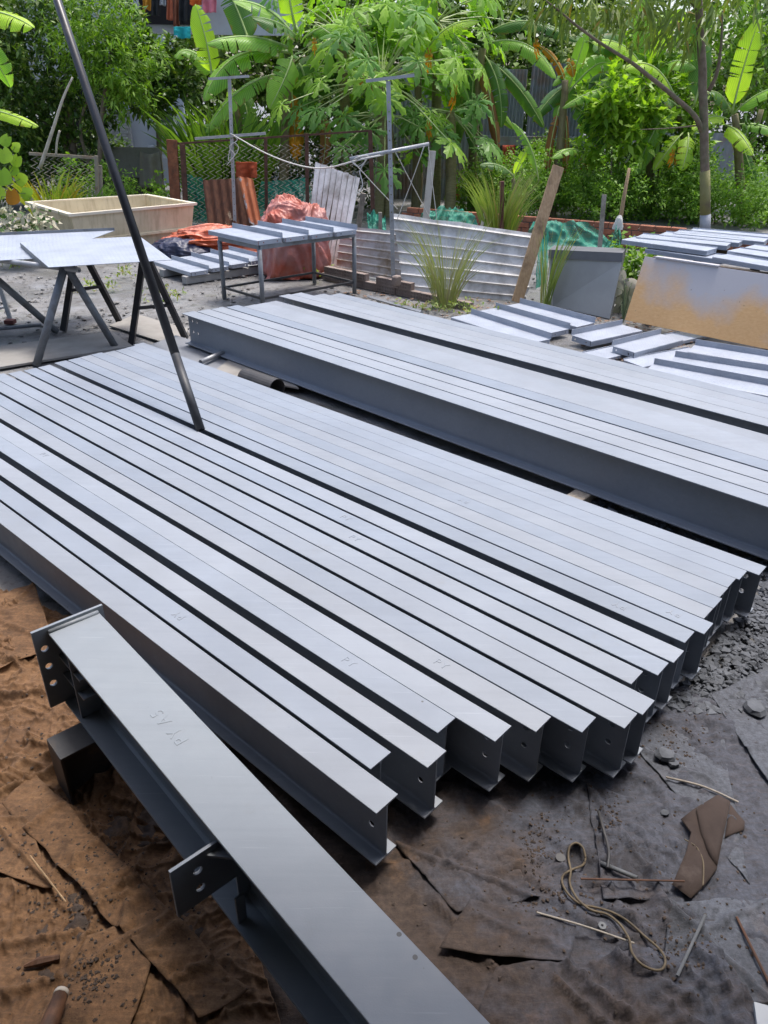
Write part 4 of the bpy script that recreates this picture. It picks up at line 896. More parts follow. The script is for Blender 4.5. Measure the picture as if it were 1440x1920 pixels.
for i in range(8):
    u0, u1 = i / 8 + .006, (i + 1) / 8 - .006; t0, t1 = 1 + .03 * noise.noise(V((i * 2.3, 1, 1))), 1 + .03 * noise.noise(V((i * 2.3 + .8, 1, 1))); mb = MB(); pj = lambda u, v: P4[0] * (1 - u) * (1 - v) + P4[1] * u * (1 - v) + P4[2] * u * v + P4[3] * (1 - u) * v + nzs * .006 * noise.noise(V((u * 4, v * 3, 2)))
    vs = [pj(lerp(u0, u1, a_), b_ * lerp(t0, t1, a_)) + nzs * z_ for z_ in (.012, -.006) for b_ in (0, .25, .5, .75, 1) for a_ in (0, .12, .88, 1)]
    vs = [p - nzs * (.012 if (k < 20 and k % 4 in (0, 3)) else 0) for k, p in enumerate(vs)]
    mb.add(vs, [(r * 4 + c_, r * 4 + c_ + 1, r * 4 + c_ + 5, r * 4 + c_ + 4) for r in range(4) for c_ in range(3)] + [(20 + r * 4 + c_, 20 + r * 4 + c_ + 4, 20 + r * 4 + c_ + 5, 20 + r * 4 + c_ + 1) for r in range(4) for c_ in range(3)] + [(16 + c_, 17 + c_, 37 + c_, 36 + c_) for c_ in range(3)] + [(r * 4, r * 4 + 4, 24 + r * 4, 20 + r * 4) for r in range(4)] + [(3 + r * 4, 23 + r * 4, 27 + r * 4, 7 + r * 4) for r in range(4)])
    part('panel', mb, m_white, root)
mb = MB(); mb.add([p - nzs * .012 for p in (pj(.01, 0), pj(.99, 0), pj(.99, .96), pj(.01, .96))] + [p - nzs * .016 for p in (pj(.01, 0), pj(.99, 0), pj(.99, .96), pj(.01, .96))], [(0, 1, 2, 3), (7, 6, 5, 4), (0, 4, 5, 1), (1, 5, 6, 2), (2, 6, 7, 3), (3, 7, 4, 0)]); part('backing', mb, m_dk, root)
ribsheet('corrugated_sheet', (G(630, 507), G(768, 533), A(759, 434, G(768, 533).y + .16), A(640, 424, G(630, 507).y + .2)), 6, .020, m_whiteg, 'weathered whitish ribbed sheet standing low beside the slotted post', 'v', duty=.12, seed=4, edge=.025)
ribsheet('corrugated_sheet', (G(758, 545), G(988, 566), A(1001, 438, G(988, 566).y + .30), A(735, 400, G(758, 545).y + .34)), 7, .022, m_white, 'long silvery ribbed sheet fence behind the lemongrass tuft', 'v', duty=.12, seed=7, edge=.02, wob=.03)
y_ = 13.4
ribsheet('corrugated_sheet', (A(390, 425, y_), A(484, 425, y_), A(470, 333, y_ + .3), A(380, 338, y_ + .3)), 6, .03, m_rustsheet, 'rusty brown corrugated sheet leaning on the wire fence', seed=9, trap=False, res=8)
m_rustor = M('rust_orange', (.34, .09, .03), .75, (.45, .15, .06), 6, bump=.2, dirt=(.3, .3, .3), dsc=5, dlo=.55, dhi=.62)
ribsheet('corrugated_sheet', (A(468, 418, 13.2), A(492, 428, 13.2), A(474, 335, 13.5), A(446, 330, 13.5)), 2, .03, m_rustor, 'narrow orange rusted sheet leaning beside the brown one', seed=12, trap=False, res=8)
# ------------------------------------------------------------------ hollow brick edging
m_brk = M('dusty_brick', (.20, .15, .125), .85, (.27, .225, .20), 9, bump=.3, bsc=90)
m_brick = M('red_brick', (.25, .085, .042), .85, (.36, .14, .075), 12, bump=.3, bsc=90, dirt=(.12, .07, .05), dsc=5)
def hbrick():
    mb = MB(); w_, h_, d_ = .165, .078, .08
    mb.holed((-w_ / 2, -d_ / 2 + .002, 0), (1, 0, 0), (0, 0, 1), w_, h_, .004, [(w_ * (.13 + .246 * i), h_ * (.28 + .44 * j), .0135) for i in range(4) for j in range(2)], 8)
    mb.box((0, .006, h_ / 2), (1, 0, 0), (0, 1, 0), UP, w_ / 2 - .0006, d_ / 2 - .008, h_ / 2 - .0006)
    for z in (.002, h_ - .002): mb.box((0, -d_ / 2 + .011, z), (1, 0, 0), (0, 1, 0), UP, w_ / 2 - .0004, .008, .002)
    return mb.mesh('brick')
mh = hbrick()
ra, rb = G(608, 522), G(900, 585); dr = (rb - ra).normalized(); L = (rb - ra).length
root = thing('brick_edging', 'low row of grey dusty hollow bricks at the foot of the ribbed sheets', 'brick row', ra)
n_ = int(L / .175)
for i in range(n_):
    for row in (0, 1):
        if row and (i % 5 == 4 or i > n_ * .55): continue
        p = ra + dr * (.0875 + i * .175 + row * .04) + UP * (.079 * row) + V((random.uniform(-.006, .006), random.uniform(-.008, .008), 0))
        o = link('brick', mh, m_brk, root, p - ra); o.rotation_euler = (0, 0, math.atan2(dr.y, dr.x) + random.uniform(-.06, .06))
mb = MB(); p = G(743, 535, .16); mb.box(p + UP * .05, dr, UP.cross(dr), UP, .035, .05, .055, .012); single('loose_brick', mb, m_brk, 'single brick set upright on the brick row beside the slotted post', 'brick', p)
rod([G(690, 556, .03), G(790, 585, .03)], .018, m_galv, 'pale flat bar lying in front of the brick row', 'bar', 'metal_bar', 4, None)
# ------------------------------------------------------------------ slotted T posts and washing lines
def slotted(a, b_, w_, root, name):
    a, b_ = V(a), V(b_); d = (b_ - a); L = d.length; d.normalize(); s_ = d.cross(V((0, 1, 0))).normalized(); mb = MB()
    hs = [(w_ / 2, .05 + .09 * i, .008) for i in range(int((L - .08) / .09))]
    mb.holed(a - s_ * w_ / 2, s_, d, w_, L, .003, hs, 6)
    mb.box((a + b_) / 2 + s_ * (w_ / 2 - .002) + V((0, w_ / 2 + .002, 0)), d, V((0, 1, 0)), s_, L / 2, w_ / 2, .0015)
    part(name, mb, m_galv, root)
g0 = G(738, 545); root = thing('slotted_post', 'slotted metal post with a top bar and a tilted arm, between the ribbed sheets', 'post', g0)
yy = g0.y; slotted(g0, A(728, 152, yy), .046, root, 'upright')
mb = MB(); mb.bar(A(686, 152, yy), A(777, 141, yy), .04, .03); part('top_bar', mb, m_galv, root)
mb = MB(); mb.tube([A(656, 298, yy - .1), A(804, 270, yy + .1)], .019, 10); part('arm', mb, m_galv, root, True)
g0 = G(441, 432); yy = g0.y; root = thing('slotted_post', 'slotted metal post with a top bar in front of the rusty sheet', 'post', g0)
slotted(g0, A(430, 147, yy), .055, root, 'upright')
mb = MB(); mb.bar(A(391, 148, yy), A(467, 143, yy), .05, .035); part('top_bar', mb, m_galv, root)
mb = MB(); mb.bar(A(366, 260, yy - .02), A(498, 250, yy - .02), .05, .04); part('cross_arm', mb, m_galv, root)
m_rp = M('white_rope', (.50, .49, .45), .8, (.6, .59, .55), 60)
ya, yb_ = G(441, 432).y - .05, G(738, 545).y
def line(pts, r, label, name='rope', cat='rope', k=5):
    mb = MB(); mb.tube(smooth_path(pts, k), r, 5); return single(name, mb, m_rp, label, cat, V(pts[0]), 'ropes strung on the slotted posts', True)
line([A(437, 253, ya), A(500, 288, lerp(ya, yb_, .25)), A(560, 310, lerp(ya, yb_, .5)), A(610, 315, lerp(ya, yb_, .75)), A(672, 300, yb_ - .1), A(720, 290, yb_)], .009, 'slack white rope strung between the two slotted posts')
line([A(432, 250, ya), A(445, 262, ya), A(430, 275, ya), A(440, 290, ya), A(428, 300, ya), A(436, 268, ya), A(447, 280, ya), A(425, 310, ya)], .007, 'knotted white rope bunch tied to the far slotted post')
line([A(670, 292, yb_ - .1), A(685, 300, yb_ - .12), A(672, 312, yb_ - .1), A(660, 300, yb_ - .1), A(690, 292, yb_ - .12), A(675, 320, yb_ - .1), A(680, 345, yb_ - .1), A(672, 362, yb_ - .1), A(665, 350, yb_ - .1), A(668, 330, yb_ - .1)], .006, 'looped white rope hanging from the tilted arm')
line([A(742, 286, yb_), A(775, 350, yb_ + .3), A(812, 420, yb_ + .6)], .005, 'thin white cord from the arm down to the right', k=3)
line([A(795, 275, yb_), A(770, 345, yb_ + .2), A(742, 418, yb_ + .3)], .005, 'thin white cord from the arm down to the left', k=3)
line([A(803, 270, yb_ + .1), A(810, 340, yb_ + .3), A(822, 432, yb_ + .4)], .005, 'thin white cord hanging from the end of the arm', k=3)
line([A(662, 303, yb_), A(705, 350, yb_ + .2), A(745, 392, yb_ + .4)], .005, 'thin white cord from the arm to the foot of the papaya', k=3)
# stakes
def stake(p, q, w_, mat, label, th=None, group='wooden stakes', name='wood_stake'):
    mb = MB(); mb.bar(p, q, w_, th or w_ * .7, up=V((0, 1, 0)), ch=.003); return single(name, mb, mat, label, 'stake', V(p), group)
Y2 = 11.2
m_pale = M('pale_wood', (.42, .39, .33), .8, (.52, .49, .42), 6, bump=.2, dirt=(.25, .22, .17), dsc=6)
stake(A(797, 425, Y2), A(811, 283, Y2 + .1), .09, m_pale, 'pale grey wooden stake behind the silvery sheet')
stake(A(672, 425, 10.8), A(681, 362, 10.8), .07, m_woodgrey, 'short brown stake right of the leaning white sheet')
stake(A(713, 432, 11.2), A(713, 398, 11.2), .05, m_woodgrey, 'very short stake at the papaya foot')
stake(A(1124, 468, 9.8), A(1133, 365, 9.9), .05, m_woodgrey, 'grey stake standing in the green netting')
mb = MB(); mb.tube([A(1158, 445, 10.4), A(1168, 380, 10.4), A(1180, 315, 10.4)], [.03, .025, .018], 7); single('branch_stake', mb, m_wood, 'crooked branch stake tied with a white rag', 'stake', A(1158, 445, 10.4), smooth=True)
heap('rag', A(1158, 430, 10.35), .05, .05, .16, 0, m_rp, 'white rag tied round the crooked stake', 31, .4, .7, cat='rag', nu=24, nv=12)
stake(A(940, 440, 11.5), A(941, 340, 11.5), .06, m_redfoot, 'red and black painted stake in the lemongrass')
stake(A(903, 425, 11.6), A(912, 388, 11.7), .04, m_pale, 'short pale stick beside the lemongrass')
pb0 = G(966, 562, .02); mb = MB(); pb0 = pb0 + V((.0, -.12, 0)); q = A(1047, 312, pb0.y + .38); mb.bar(pb0, q, .125, .03, up=V((0, 1, .3)), ch=.004)
root = single('leaning_plank', mb, m_wood, 'long weathered plank leaning against the end of the silvery sheet', 'plank', pb0)
# grey metal panel with a folded top
m_panel = M('panel_grey', (.30, .305, .295), .5, (.35, .355, .345), 4, bump=.03, dirt=(.11, .105, .09), dsc=3, dlo=.6, dhi=.8)
m_panel2 = M('panel_dark', (.10, .10, .105), .5, (.13, .13, .135), 6)
m_edge = M('panel_edge', (.40, .39, .37), .6)
bl, br = G(1036, 574), G(1143, 598); bl, br = V(bl), V(br)
tl = A(1031, 484, bl.y + .12); tr = A(1166, 491, br.y + .12)
root = thing('metal_bin', 'dark grey upright metal bin with a darker rim, standing by the treads', 'metal bin', bl)
nb_ = (br - bl).cross(tl - bl).normalized()
bk_ = V((.10, .26, 0)); c8 = [bl, br, tr, tl]; c8b = [p + bk_ for p in c8]
mb = MB(); mb.add(c8 + c8b, [(0, 1, 2, 3), (7, 6, 5, 4), (0, 4, 5, 1), (1, 5, 6, 2), (3, 7, 4, 0)]); part('body', mb, m_panel, root)
mb = MB(); q4 = [tl + nb_ * .014 - V((.01, 0, 0)), tr + nb_ * .014 + V((.01, 0, 0)), tr + bk_ + V((.01, .015, 0)), tl + bk_ + V((-.01, .015, 0))]; q4b = [p + V((.0, .02, .085)) for p in q4]
mb.add(q4 + q4b, [(0, 1, 5, 4), (1, 2, 6, 5), (2, 3, 7, 6), (3, 0, 4, 7), (3, 2, 1, 0), (4, 5, 6, 7)]); part('rim', mb, m_panel2, root)
mb = MB(); mb.bar(bl + nb_ * .008 + V((.004, 0, 0)), tl + nb_ * .008 + V((.004, 0, 0)), .02, .012, up=V((0, 1, 0))); part('edge_strip', mb, m_edge, root)
# ------------------------------------------------------------------ brick wall in the back
A0, B0 = G(755, 392, .30), G(1470, 447, .30); A0.z = B0.z = 0; dw = (B0 - A0).normalized(); Lw = (B0 - A0).length; nw = UP.cross(dw)
root = thing('brick_wall', 'low red brick wall running behind the netting and the tread stack', 'brick wall', A0)
mb = MB(); mb.box((0, 0, 0), (1, 0, 0), (0, 1, 0), UP, .108, .055, .038, .004); mbk = mb.mesh('brick')
m_mort = M('mortar', (.15, .13, .115), .95, (.2, .18, .16), 8, bump=.3)
mb = MB(); mb.box(A0 + dw * Lw / 2 + nw * .012 + UP * .142, dw, nw, UP, Lw / 2, .05, .142); part('mortar_core', mb, m_mort, root)
nb2 = int(Lw / .232)
for row in range(4):
    for i in range(nb2):
        if row == 3 and (random.random() < .08): continue
        p = dw * (.116 + i * .232 + (row % 2) * .1 + random.uniform(-.004, .004)) + UP * (.04 + row * .084 + (.006 if row == 3 else 0)) - nw * random.uniform(-.002, .008)
        o = link('brick', mbk, m_brick, root, p); o.rotation_euler = (random.uniform(-.03, .03), random.uniform(-.02, .02), math.atan2(dw.y, dw.x) + random.uniform(-.03, .03))
# ------------------------------------------------------------------ chain link fence and gate
m_wire = M('fence_wire', (.20, .175, .14), .6, (.28, .25, .21), 20)
def chain(P, cell, r, root, name='wire_mesh'):
    P = [V(p) for p in P]; W_ = (P[1] - P[0]).length; H_ = (P[3] - P[0]).length; mb = MB(); n = int(W_ / cell) + 1; m_ = int(H_ / (cell * .5))
    at_ = lambda x, y: P[0] + (P[1] - P[0]) * (x / W_) + (P[3] - P[0]) * (y / H_)
    for i in range(n):
        pts = [at_(min(W_, i * cell + (cell if (j + 0) % 2 else 0) ), j * cell * .5) + V((0, .002 * (1 if j % 2 else -1), 0)) for j in range(m_ + 1)]
        mb.tube(pts, r, 3, False)
    return part(name, mb, m_wire, root)
yf = 14.15; m_rustd = M('dark_rust', (.06, .028, .018), .85, (.12, .055, .035), 9, bump=.3)
root = thing('chain_link_fence', 'rusty framed chain link fence behind the trough and rusty sheets', 'fence', A(330, 400, yf))
chain((A(338, 425, yf), A(700, 425, yf), A(690, 250, yf), A(330, 268, yf)), .11, .0095, root)
mb = MB(); mb.bar(A(322, 270, yf - .02), A(696, 245, yf - .02), .035, .03); part('top_rail', mb, m_rustd, root)
for x0, x1, y0, w_ in ((332, 322, 262, .17), (350, 342, 270, .08), (500, 498, 258, .05), (577, 575, 250, .06), (700, 694, 245, .07)):
    mb = MB(); mb.bar(A(x0, 420, yf - .05), A(x1, y0, yf - .05), w_, .06, up=V((0, 1, 0))); part('post', mb, m_rust if w_ > .1 else m_rustd, root)
yg = 14.2; m_gate = M('gate_frame', (.24, .21, .16), .6, (.32, .29, .23), 8, dirt=(.16, .07, .03), dsc=8)
root = thing('wire_gate', 'small wire gate with a pale rusty frame behind the trough', 'gate', A(183, 400, yg))
mb = MB(); mb.bar(A(55, 288, yg), A(182, 296, yg), .045, .045); part('top_rail', mb, m_gate, root)
mb = MB(); mb.bar(A(184, 400, yg), A(180, 292, yg), .05, .05, up=V((0, 1, 0))); part('post', mb, m_gate, root)
mb = MB(); mb.bar(A(190, 400, yg + .1), A(187, 310, yg + .1), .07, .05, up=V((0, 1, 0))); part('post', mb, m_woodgrey, root)
chain((A(60, 400, yg), A(182, 400, yg), A(180, 296, yg), A(58, 289, yg)), .11, .0095, root)
# ------------------------------------------------------------------ green netting
m, t, b = newmat('green_net'); co = coords(t)
b.inputs['Base Color'].default_value = (.0, .22, .14, 1); t.l(t.mix(t.noise(co, 4, 4), (.0, .17, .11), (.02, .33, .22)), b.inputs['Base Color']); b.inputs['Roughness'].default_value = .6
tp = t.new('ShaderNodeBsdfTransparent'); mx = t.new('ShaderNodeMixShader'); t.l(t.ramp(t.noise(co, 7, 4), .3, .7, (.55, .55, .55, 1), (.85, .85, .85, 1)), mx.inputs[0])
t.l(tp.outputs[0], mx.inputs[1]); t.l(b.outputs[0], mx.inputs[2]); t.l(mx.outputs[0], m.node_tree.nodes['Material Output'].inputs[0]); m_net = m
def net(P, label, seed, amp=.10, nu=40, nv=24, sc=6.0):
    P = [V(p) for p in P]; nz = (P[1] - P[0]).cross(P[3] - P[0]).normalized(); mb = MB()
    def fn(u, v):
        q = P[0] * (1 - u) * (1 - v) + P[1] * u * (1 - v) + P[2] * u * v + P[3] * (1 - u) * v
        k = noise.ridged_multi_fractal(V((u * sc, v * 1.6, seed)), 1, 2, 3, .9, 1.8) - 1
        return q + nz * amp * k + UP * (.10 * noise.noise(V((u * 4, seed, 1))) * v)
    mb.grid(fn, nu, nv); return single('netting', mb, m_net, label, 'netting', P[0], 'green garden netting', True)
net((A(1005, 560, 9.15), A(1022, 560, 9.6), A(1030, 440, 9.8), A(1008, 448, 9.3)), 'green netting beside the leaning plank foot', 1, .03)
net((A(975, 470, 10.2), A(1172, 472, 10.0), A(1100, 415, 10.4), A(1000, 412, 10.4)), 'green netting draped in front of the brick wall, above the grey bin', 2, .08)
net((A(1125, 475, 9.7), A(1170, 475, 9.7), A(1163, 428, 9.9), A(1150, 432, 9.9)), 'bunch of green netting gathered at the crooked stake', 4, .10)
net((A(775, 425, 11.6), A(900, 435, 11.6), A(885, 392, 11.9), A(800, 388, 11.9)), 'green netting behind the silvery sheet near the papaya', 6, .08)
net((A(475, 405, 14.3), A(600, 405, 14.3), A(575, 335, 14.4), A(490, 340, 14.4)), 'teal netting hung on the chain link fence', 8, .06)
net((A(350, 420, 14.35), A(392, 415, 14.35), A(388, 340, 14.4), A(350, 325, 14.4)), 'green netting by the rusty fence post', 10, .06)
net((A(690, 440, 11.8), A(725, 440, 11.8), A(722, 400, 12), A(688, 398, 12)), 'scrap of green netting at the foot of the papaya', 12, .05)

# ================================================================== houses behind the garden
m_wallb = M('pale_blue_wall', (.42, .46, .55), .8, (.50, .54, .62), 2, bump=.05)
m_wallg = M('grey_plaster', (.40, .41, .42), .85, (.48, .49, .50), 2, bump=.1, dirt=(.25, .25, .24), dsc=2, dlo=.55, dhi=.8)
m_dark = M('inside_shade', (.015, .015, .017), .9)  # near-black colour stands in for the shade of unlit interiors
m_wf = M('white_frame', (.70, .71, .72), .5)
m_glass = M('dark_glass', (.05, .07, .09), .1, spec=.8)
m_tile = M('stone_tile', (.28, .28, .29), .7, (.42, .42, .43), 12, bump=.3)
m_oldboard = M('old_board', (.20, .185, .15), .9, (.28, .26, .22), 4, bump=.2, dirt=(.10, .10, .06), dsc=4)
yh = 19.5
def wallbox(mb, x0, y0, x1, y1, Y, th=.12):      # a wall slab between two picture spots at distance Y
    a, b_ = A(x0, y1, Y), A(x1, y0, Y); c_ = (a + b_) / 2; mb.box((c_.x, Y + th / 2, c_.z), (1, 0, 0), (0, 1, 0), UP, abs(b_.x - a.x) / 2, th / 2, abs(b_.z - a.z) / 2); return mb
root = thing('house', 'pale house with laundry terrace and white window behind the left trees', 'house', V((A(280, 300, yh).x, yh, 0)))
mb = MB(); wallbox(mb, 236, 66, 330, 345, yh); part('wall', mb, m_wallb, root)
mb = MB(); wallbox(mb, 150, 150, 222, 345, yh + .2); part('doorway_shade', mb, m_dark, root)  # solid slab, the doorway's darkness is painted on
mb = MB(); wallbox(mb, 60, -80, 232, 150, yh + .05); part('wall', mb, m_wallg, root)
for i in range(5):
    mb = MB(); wallbox(mb, 184 + i * 7, 195, 187 + i * 7, 290, yh - .02, .05); part('shutter_slat', mb, M('shutter' + str(i), (.045, .05, .055), .6) if i == 0 else bpy.data.materials['shutter0'], root)
mb = MB(); wallbox(mb, 218, 205, 239, 345, yh - .15); part('brick_pier', mb, m_tile, root)
for r_ in range(16):
    for c2_ in range(2):
        a = A(219.5 + c2_ * 10 + (r_ % 2) * 3 - 1, 212 + r_ * 5.2, yh - .155); mbp = MB(); mbp.box((a.x + .05, yh - .158, a.z), (1, 0, 0), (0, 1, 0), UP, .055, .012, .024, .003); part('tile', mbp, m_wallg, root)
w_ = thing  # window
mb = MB(); wallbox(mb, 297, 205, 326, 258, yh - .10, .1)
wn = part('window', mb, m_wf, root)
for i in range(2):
    for j in range(2):
        mb = MB(); wallbox(mb, 300 + i * 13, 209 + j * 25, 310 + i * 13, 230 + j * 25, yh - .115, .02); part('pane', mb, m_glass, wn)
for i in range(3):
    for j in range(3):
        mb = MB(); a = A(283 + i * 12, 276 + j * 9, yh - .13); mb.box(a, (1, 0, 0), (0, 1, 0), UP, .06, .02, .04, .004); part('tile', mb, m_tile if (i + j) % 2 else m_wallb, root)
# upper floor with terrace
yu = 20.5
root = thing('upper_house', 'light grey upper floor of a house at the top edge, hung with laundry', 'house', V((A(340, 300, yu).x, yu, 0)))
mb = MB(); wallbox(mb, 215, -160, 560, 62, yu); part('wall', mb, m_wallg, root)
mb = MB(); wallbox(mb, 260, -120, 350, 45, yu - .05, .04); part('opening_shade', mb, m_dark, root)  # black slab on the wall paints in the shaded opening
mb = MB(); wallbox(mb, 225, -160, 238, 300, yu - .25); part('pillar', mb, m_wallb, root)
mb = MB(); mb.tube([A(255, -12, yu - .5), A(440, -14, yu - .5)], .012, 6); part('washing_line', mb, m_galv, root)
m_clo = {}
def cloth_piece(x0, x1, y0, y1, Y, col, label, seed, sleeves=False):
    k = tuple(col)
    if k not in m_clo: m_clo[k] = M('fabric_%d' % len(m_clo), col, .85, [x * .7 for x in col], 5, bump=.2)
    mb = MB()
    def fn(u, v):
        wv = 1 + (.0 if not sleeves else (.35 if v > .72 else 0)) - .12 * (1 - v) * noise.noise(V((seed, v * 3, 1)))
        x = lerp(x0, x1, .5 + (u - .5) * wv); y = lerp(y1 + 5 * noise.noise(V((u * 3, seed, 0))), y0, v); p = A(x, y, Y)
        return p + V((0, .05 * math.sin(u * 11 + seed) * (1.1 - v * .6) + .03 * noise.noise(V((u * 4, v * 4, seed))), 0))
    mb.grid(fn, 16, 14); o = single('garment', mb, m_clo[k], label, 'garment', A(x0, y1, Y), 'laundry hung out at the house', True); s_ = o.modifiers.new('s', 'SOLIDIFY'); s_.thickness = .008
yc = yu - .5
for i, (x0, x1, y1, col, lab, sl) in enumerate(((268, 284, 20, (.62, .28, .02), 'yellow garment, leftmost on the terrace laundry line', 0), (284, 300, 30, (.02, .02, .022), 'black garment right of the yellow one on the line', 1), (300, 312, 12, (.5, .5, .52), 'white garment between two dark ones on the line', 0), (313, 323, 38, (.55, .16, .08), 'coral narrow garment hanging low on the line', 0), (325, 338, 48, (.30, .10, .05), 'brown red garment hanging lowest on the line', 0), (336, 354, 42, (.016, .016, .018), 'black trousers beside the orange shirt on the line', 0), (347, 379, 8, (.75, .14, .02), 'bright orange shirt on the laundry line', 1), (380, 405, 24, (.75, .22, .28), 'pink garment, rightmost on the laundry line', 1))):
    cloth_piece(x0, x1, -16, y1, yc - .05 * (i % 3), col, lab, i * 3.3, bool(sl))
cloth_piece(325, 357, 50, 72, yu - .7, (.02, .42, .42), 'turquoise cloth below the terrace among the leaves', 40)
cloth_piece(441, 482, 304, 334, 13.85, (.40, .07, .02), 'orange cloth hanging over the fence above the rusty sheet', 77)
# concrete boards and rag in front of the left house
yb2 = 17.0
mb = MB(); wallbox(mb, 205, 277, 300, 332, yb2, .06); single('concrete_board', mb, m_oldboard, 'stained concrete board fence below the pale house', 'board', A(205, 345, yb2))
mb = MB(); mb.grid(lambda u, v: A(lerp(262, 306 - 8 * v, u), lerp(352, 283 + 6 * math.sin(u * 3), v), yb2 - .15 + .05 * math.sin(u * 9)), 12, 8); o = single('hanging_sack', mb, M('sack', (.24, .21, .17), .9, (.30, .27, .22), 6, bump=.3), 'grey brown sacking hung on the concrete board', 'sacking', A(262, 352, yb2), smooth=True); o.modifiers.new('s', 'SOLIDIFY').thickness = .01
mb = MB(); wallbox(mb, 195, 333, 300, 372, yb2 + .05, .25); single('rubble_wall', mb, M('dark_rubble', (.06, .05, .04), .95, (.11, .09, .07), 9, bump=.5, bsc=30), 'dark low rubble wall under the concrete board', 'wall', A(195, 372, yb2))
# corrugated shed in the middle
m_cor = M('shed_sheet', (.20, .22, .24), .55, (.30, .32, .34), 2, dirt=(.24, .17, .14), dsc=1.3, dlo=.5, dhi=.62, metal=.15, stretch=(3, 3, .6))
ysd = 18.8
root = thing('tin_shed', 'grey corrugated tin shed behind the banana plants in the middle', 'shed', V((A(960, 300, ysd).x, ysd, 0)))
def tin(x0, y0, x1, y1, Y, nr):
    a, b_ = A(x0, y1, Y), A(x1, y0, Y); mb = MB(); mb.grid(lambda u, v: V((lerp(a.x, b_.x, u), Y + .022 * math.sin(u * nr * 2 * math.pi), lerp(min(a.z, 0), b_.z, v))), nr * 6, 2); o = part('tin_wall', mb, m_cor, root); o.modifiers.new('s', 'SOLIDIFY').thickness = .002
tin(985, 120, 1110, 265, ysd + .3, 16); tin(700, 130, 905, 380, ysd - .2, 26); tin(900, 130, 990, 262, ysd + .05, 12)
mb = MB(); wallbox(mb, 895, 255, 1130, 375, ysd + .9); part('inside_shade', mb, m_dark, root)  # black back slab paints in the shade under the lean-to
mb = MB(); wallbox(mb, 905, 258, 1125, 272, ysd - .1, .5); part('lean_to_roof', mb, m_cor, root)
mb = MB(); mb.bar(A(985, 370, ysd), A(990, 265, ysd), .10, .08, up=V((0, 1, 0))); part('post', mb, m_wood, root)
for i, (x0, x1, y0, y1, col, lab) in enumerate(((942, 966, 272, 340, (.42, .07, .03), 'red orange bag hanging under the shed roof, leftmost'), (1088, 1104, 298, 335, (.40, .06, .04), 'red orange bag hanging at the right of the shed'), (1124, 1134, 300, 330, (.45, .12, .03), 'small orange bag beyond the shed'), (838, 862, 345, 385, (.36, .06, .03), 'red cloth near the brick wall by the shed'), (1030, 1048, 290, 330, (.36, .08, .04), 'dark orange cloth in the middle of the shed'), (968, 984, 275, 310, (.02, .03, .09), 'blue bag hanging beside the shed post'))):
    cloth_piece(x0, x1, y0, y1, ysd - .3 - .02 * i, col, lab, 60 + i * 2.7)
mb = MB(); wallbox(mb, 1395, 325, 1500, 420, 19.0); single('garden_wall', mb, m_wallg, 'grey wall far behind at the right edge', 'wall', V((A(1450, 400, 19).x, 19, 0)))
tin_r = MB(); a, b_ = A(1130, 400, 21), A(1400, 250, 21); tin_r.grid(lambda u, v: V((lerp(a.x, b_.x, u), 21 + .02 * math.sin(u * 120), lerp(0, b_.z, v))), 160, 2); single('tin_fence', tin_r, m_cor, 'dark tin fence behind the right hand weeds', 'fence', V((a.x, 21, 0)))

# ================================================================== foliage builders
def leafmesh(name, P, D, N, L, W, droop=.15, fold=.18):
    n = len(P); D = D / np.linalg.norm(D, axis=1, keepdims=True); Sd = np.cross(D, N); Sd /= np.linalg.norm(Sd, axis=1, keepdims=True) + 1e-9; Nn = np.cross(Sd, D)
    L = L[:, None]; W = W[:, None]
    z = np.zeros((n, 3)); z[:, 2] = 1
    mid = P + D * L * .5 - Nn * W * fold
    v = np.stack([P, P + D * L * .42 + Sd * W, P + D * L * .42 - Sd * W, P + D * L - z * L * droop, mid], 1).reshape(-1, 3)
    o = (np.arange(n) * 5)[:, None]
    f = np.concatenate([o + np.array([[0, 4, 1]]), o + np.array([[1, 4, 3]]), o + np.array([[0, 2, 4]]), o + np.array([[4, 2, 3]])], 0).astype(np.int32)
    me = bpy.data.meshes.new(name); me.vertices.add(len(v)); me.vertices.foreach_set('co', v.astype(np.float32).ravel())
    me.loops.add(f.size); me.loops.foreach_set('vertex_index', f.ravel()); me.polygons.add(len(f))
    me.polygons.foreach_set('loop_start', np.arange(0, f.size, 3, dtype=np.int32)); me.polygons.foreach_set('loop_total', np.full(len(f), 3, dtype=np.int32)) if False else None
    me.update(calc_edges=True); return me
def rnd_unit(n):
    v = rng.normal(size=(n, 3)); return v / np.linalg.norm(v, axis=1, keepdims=True)
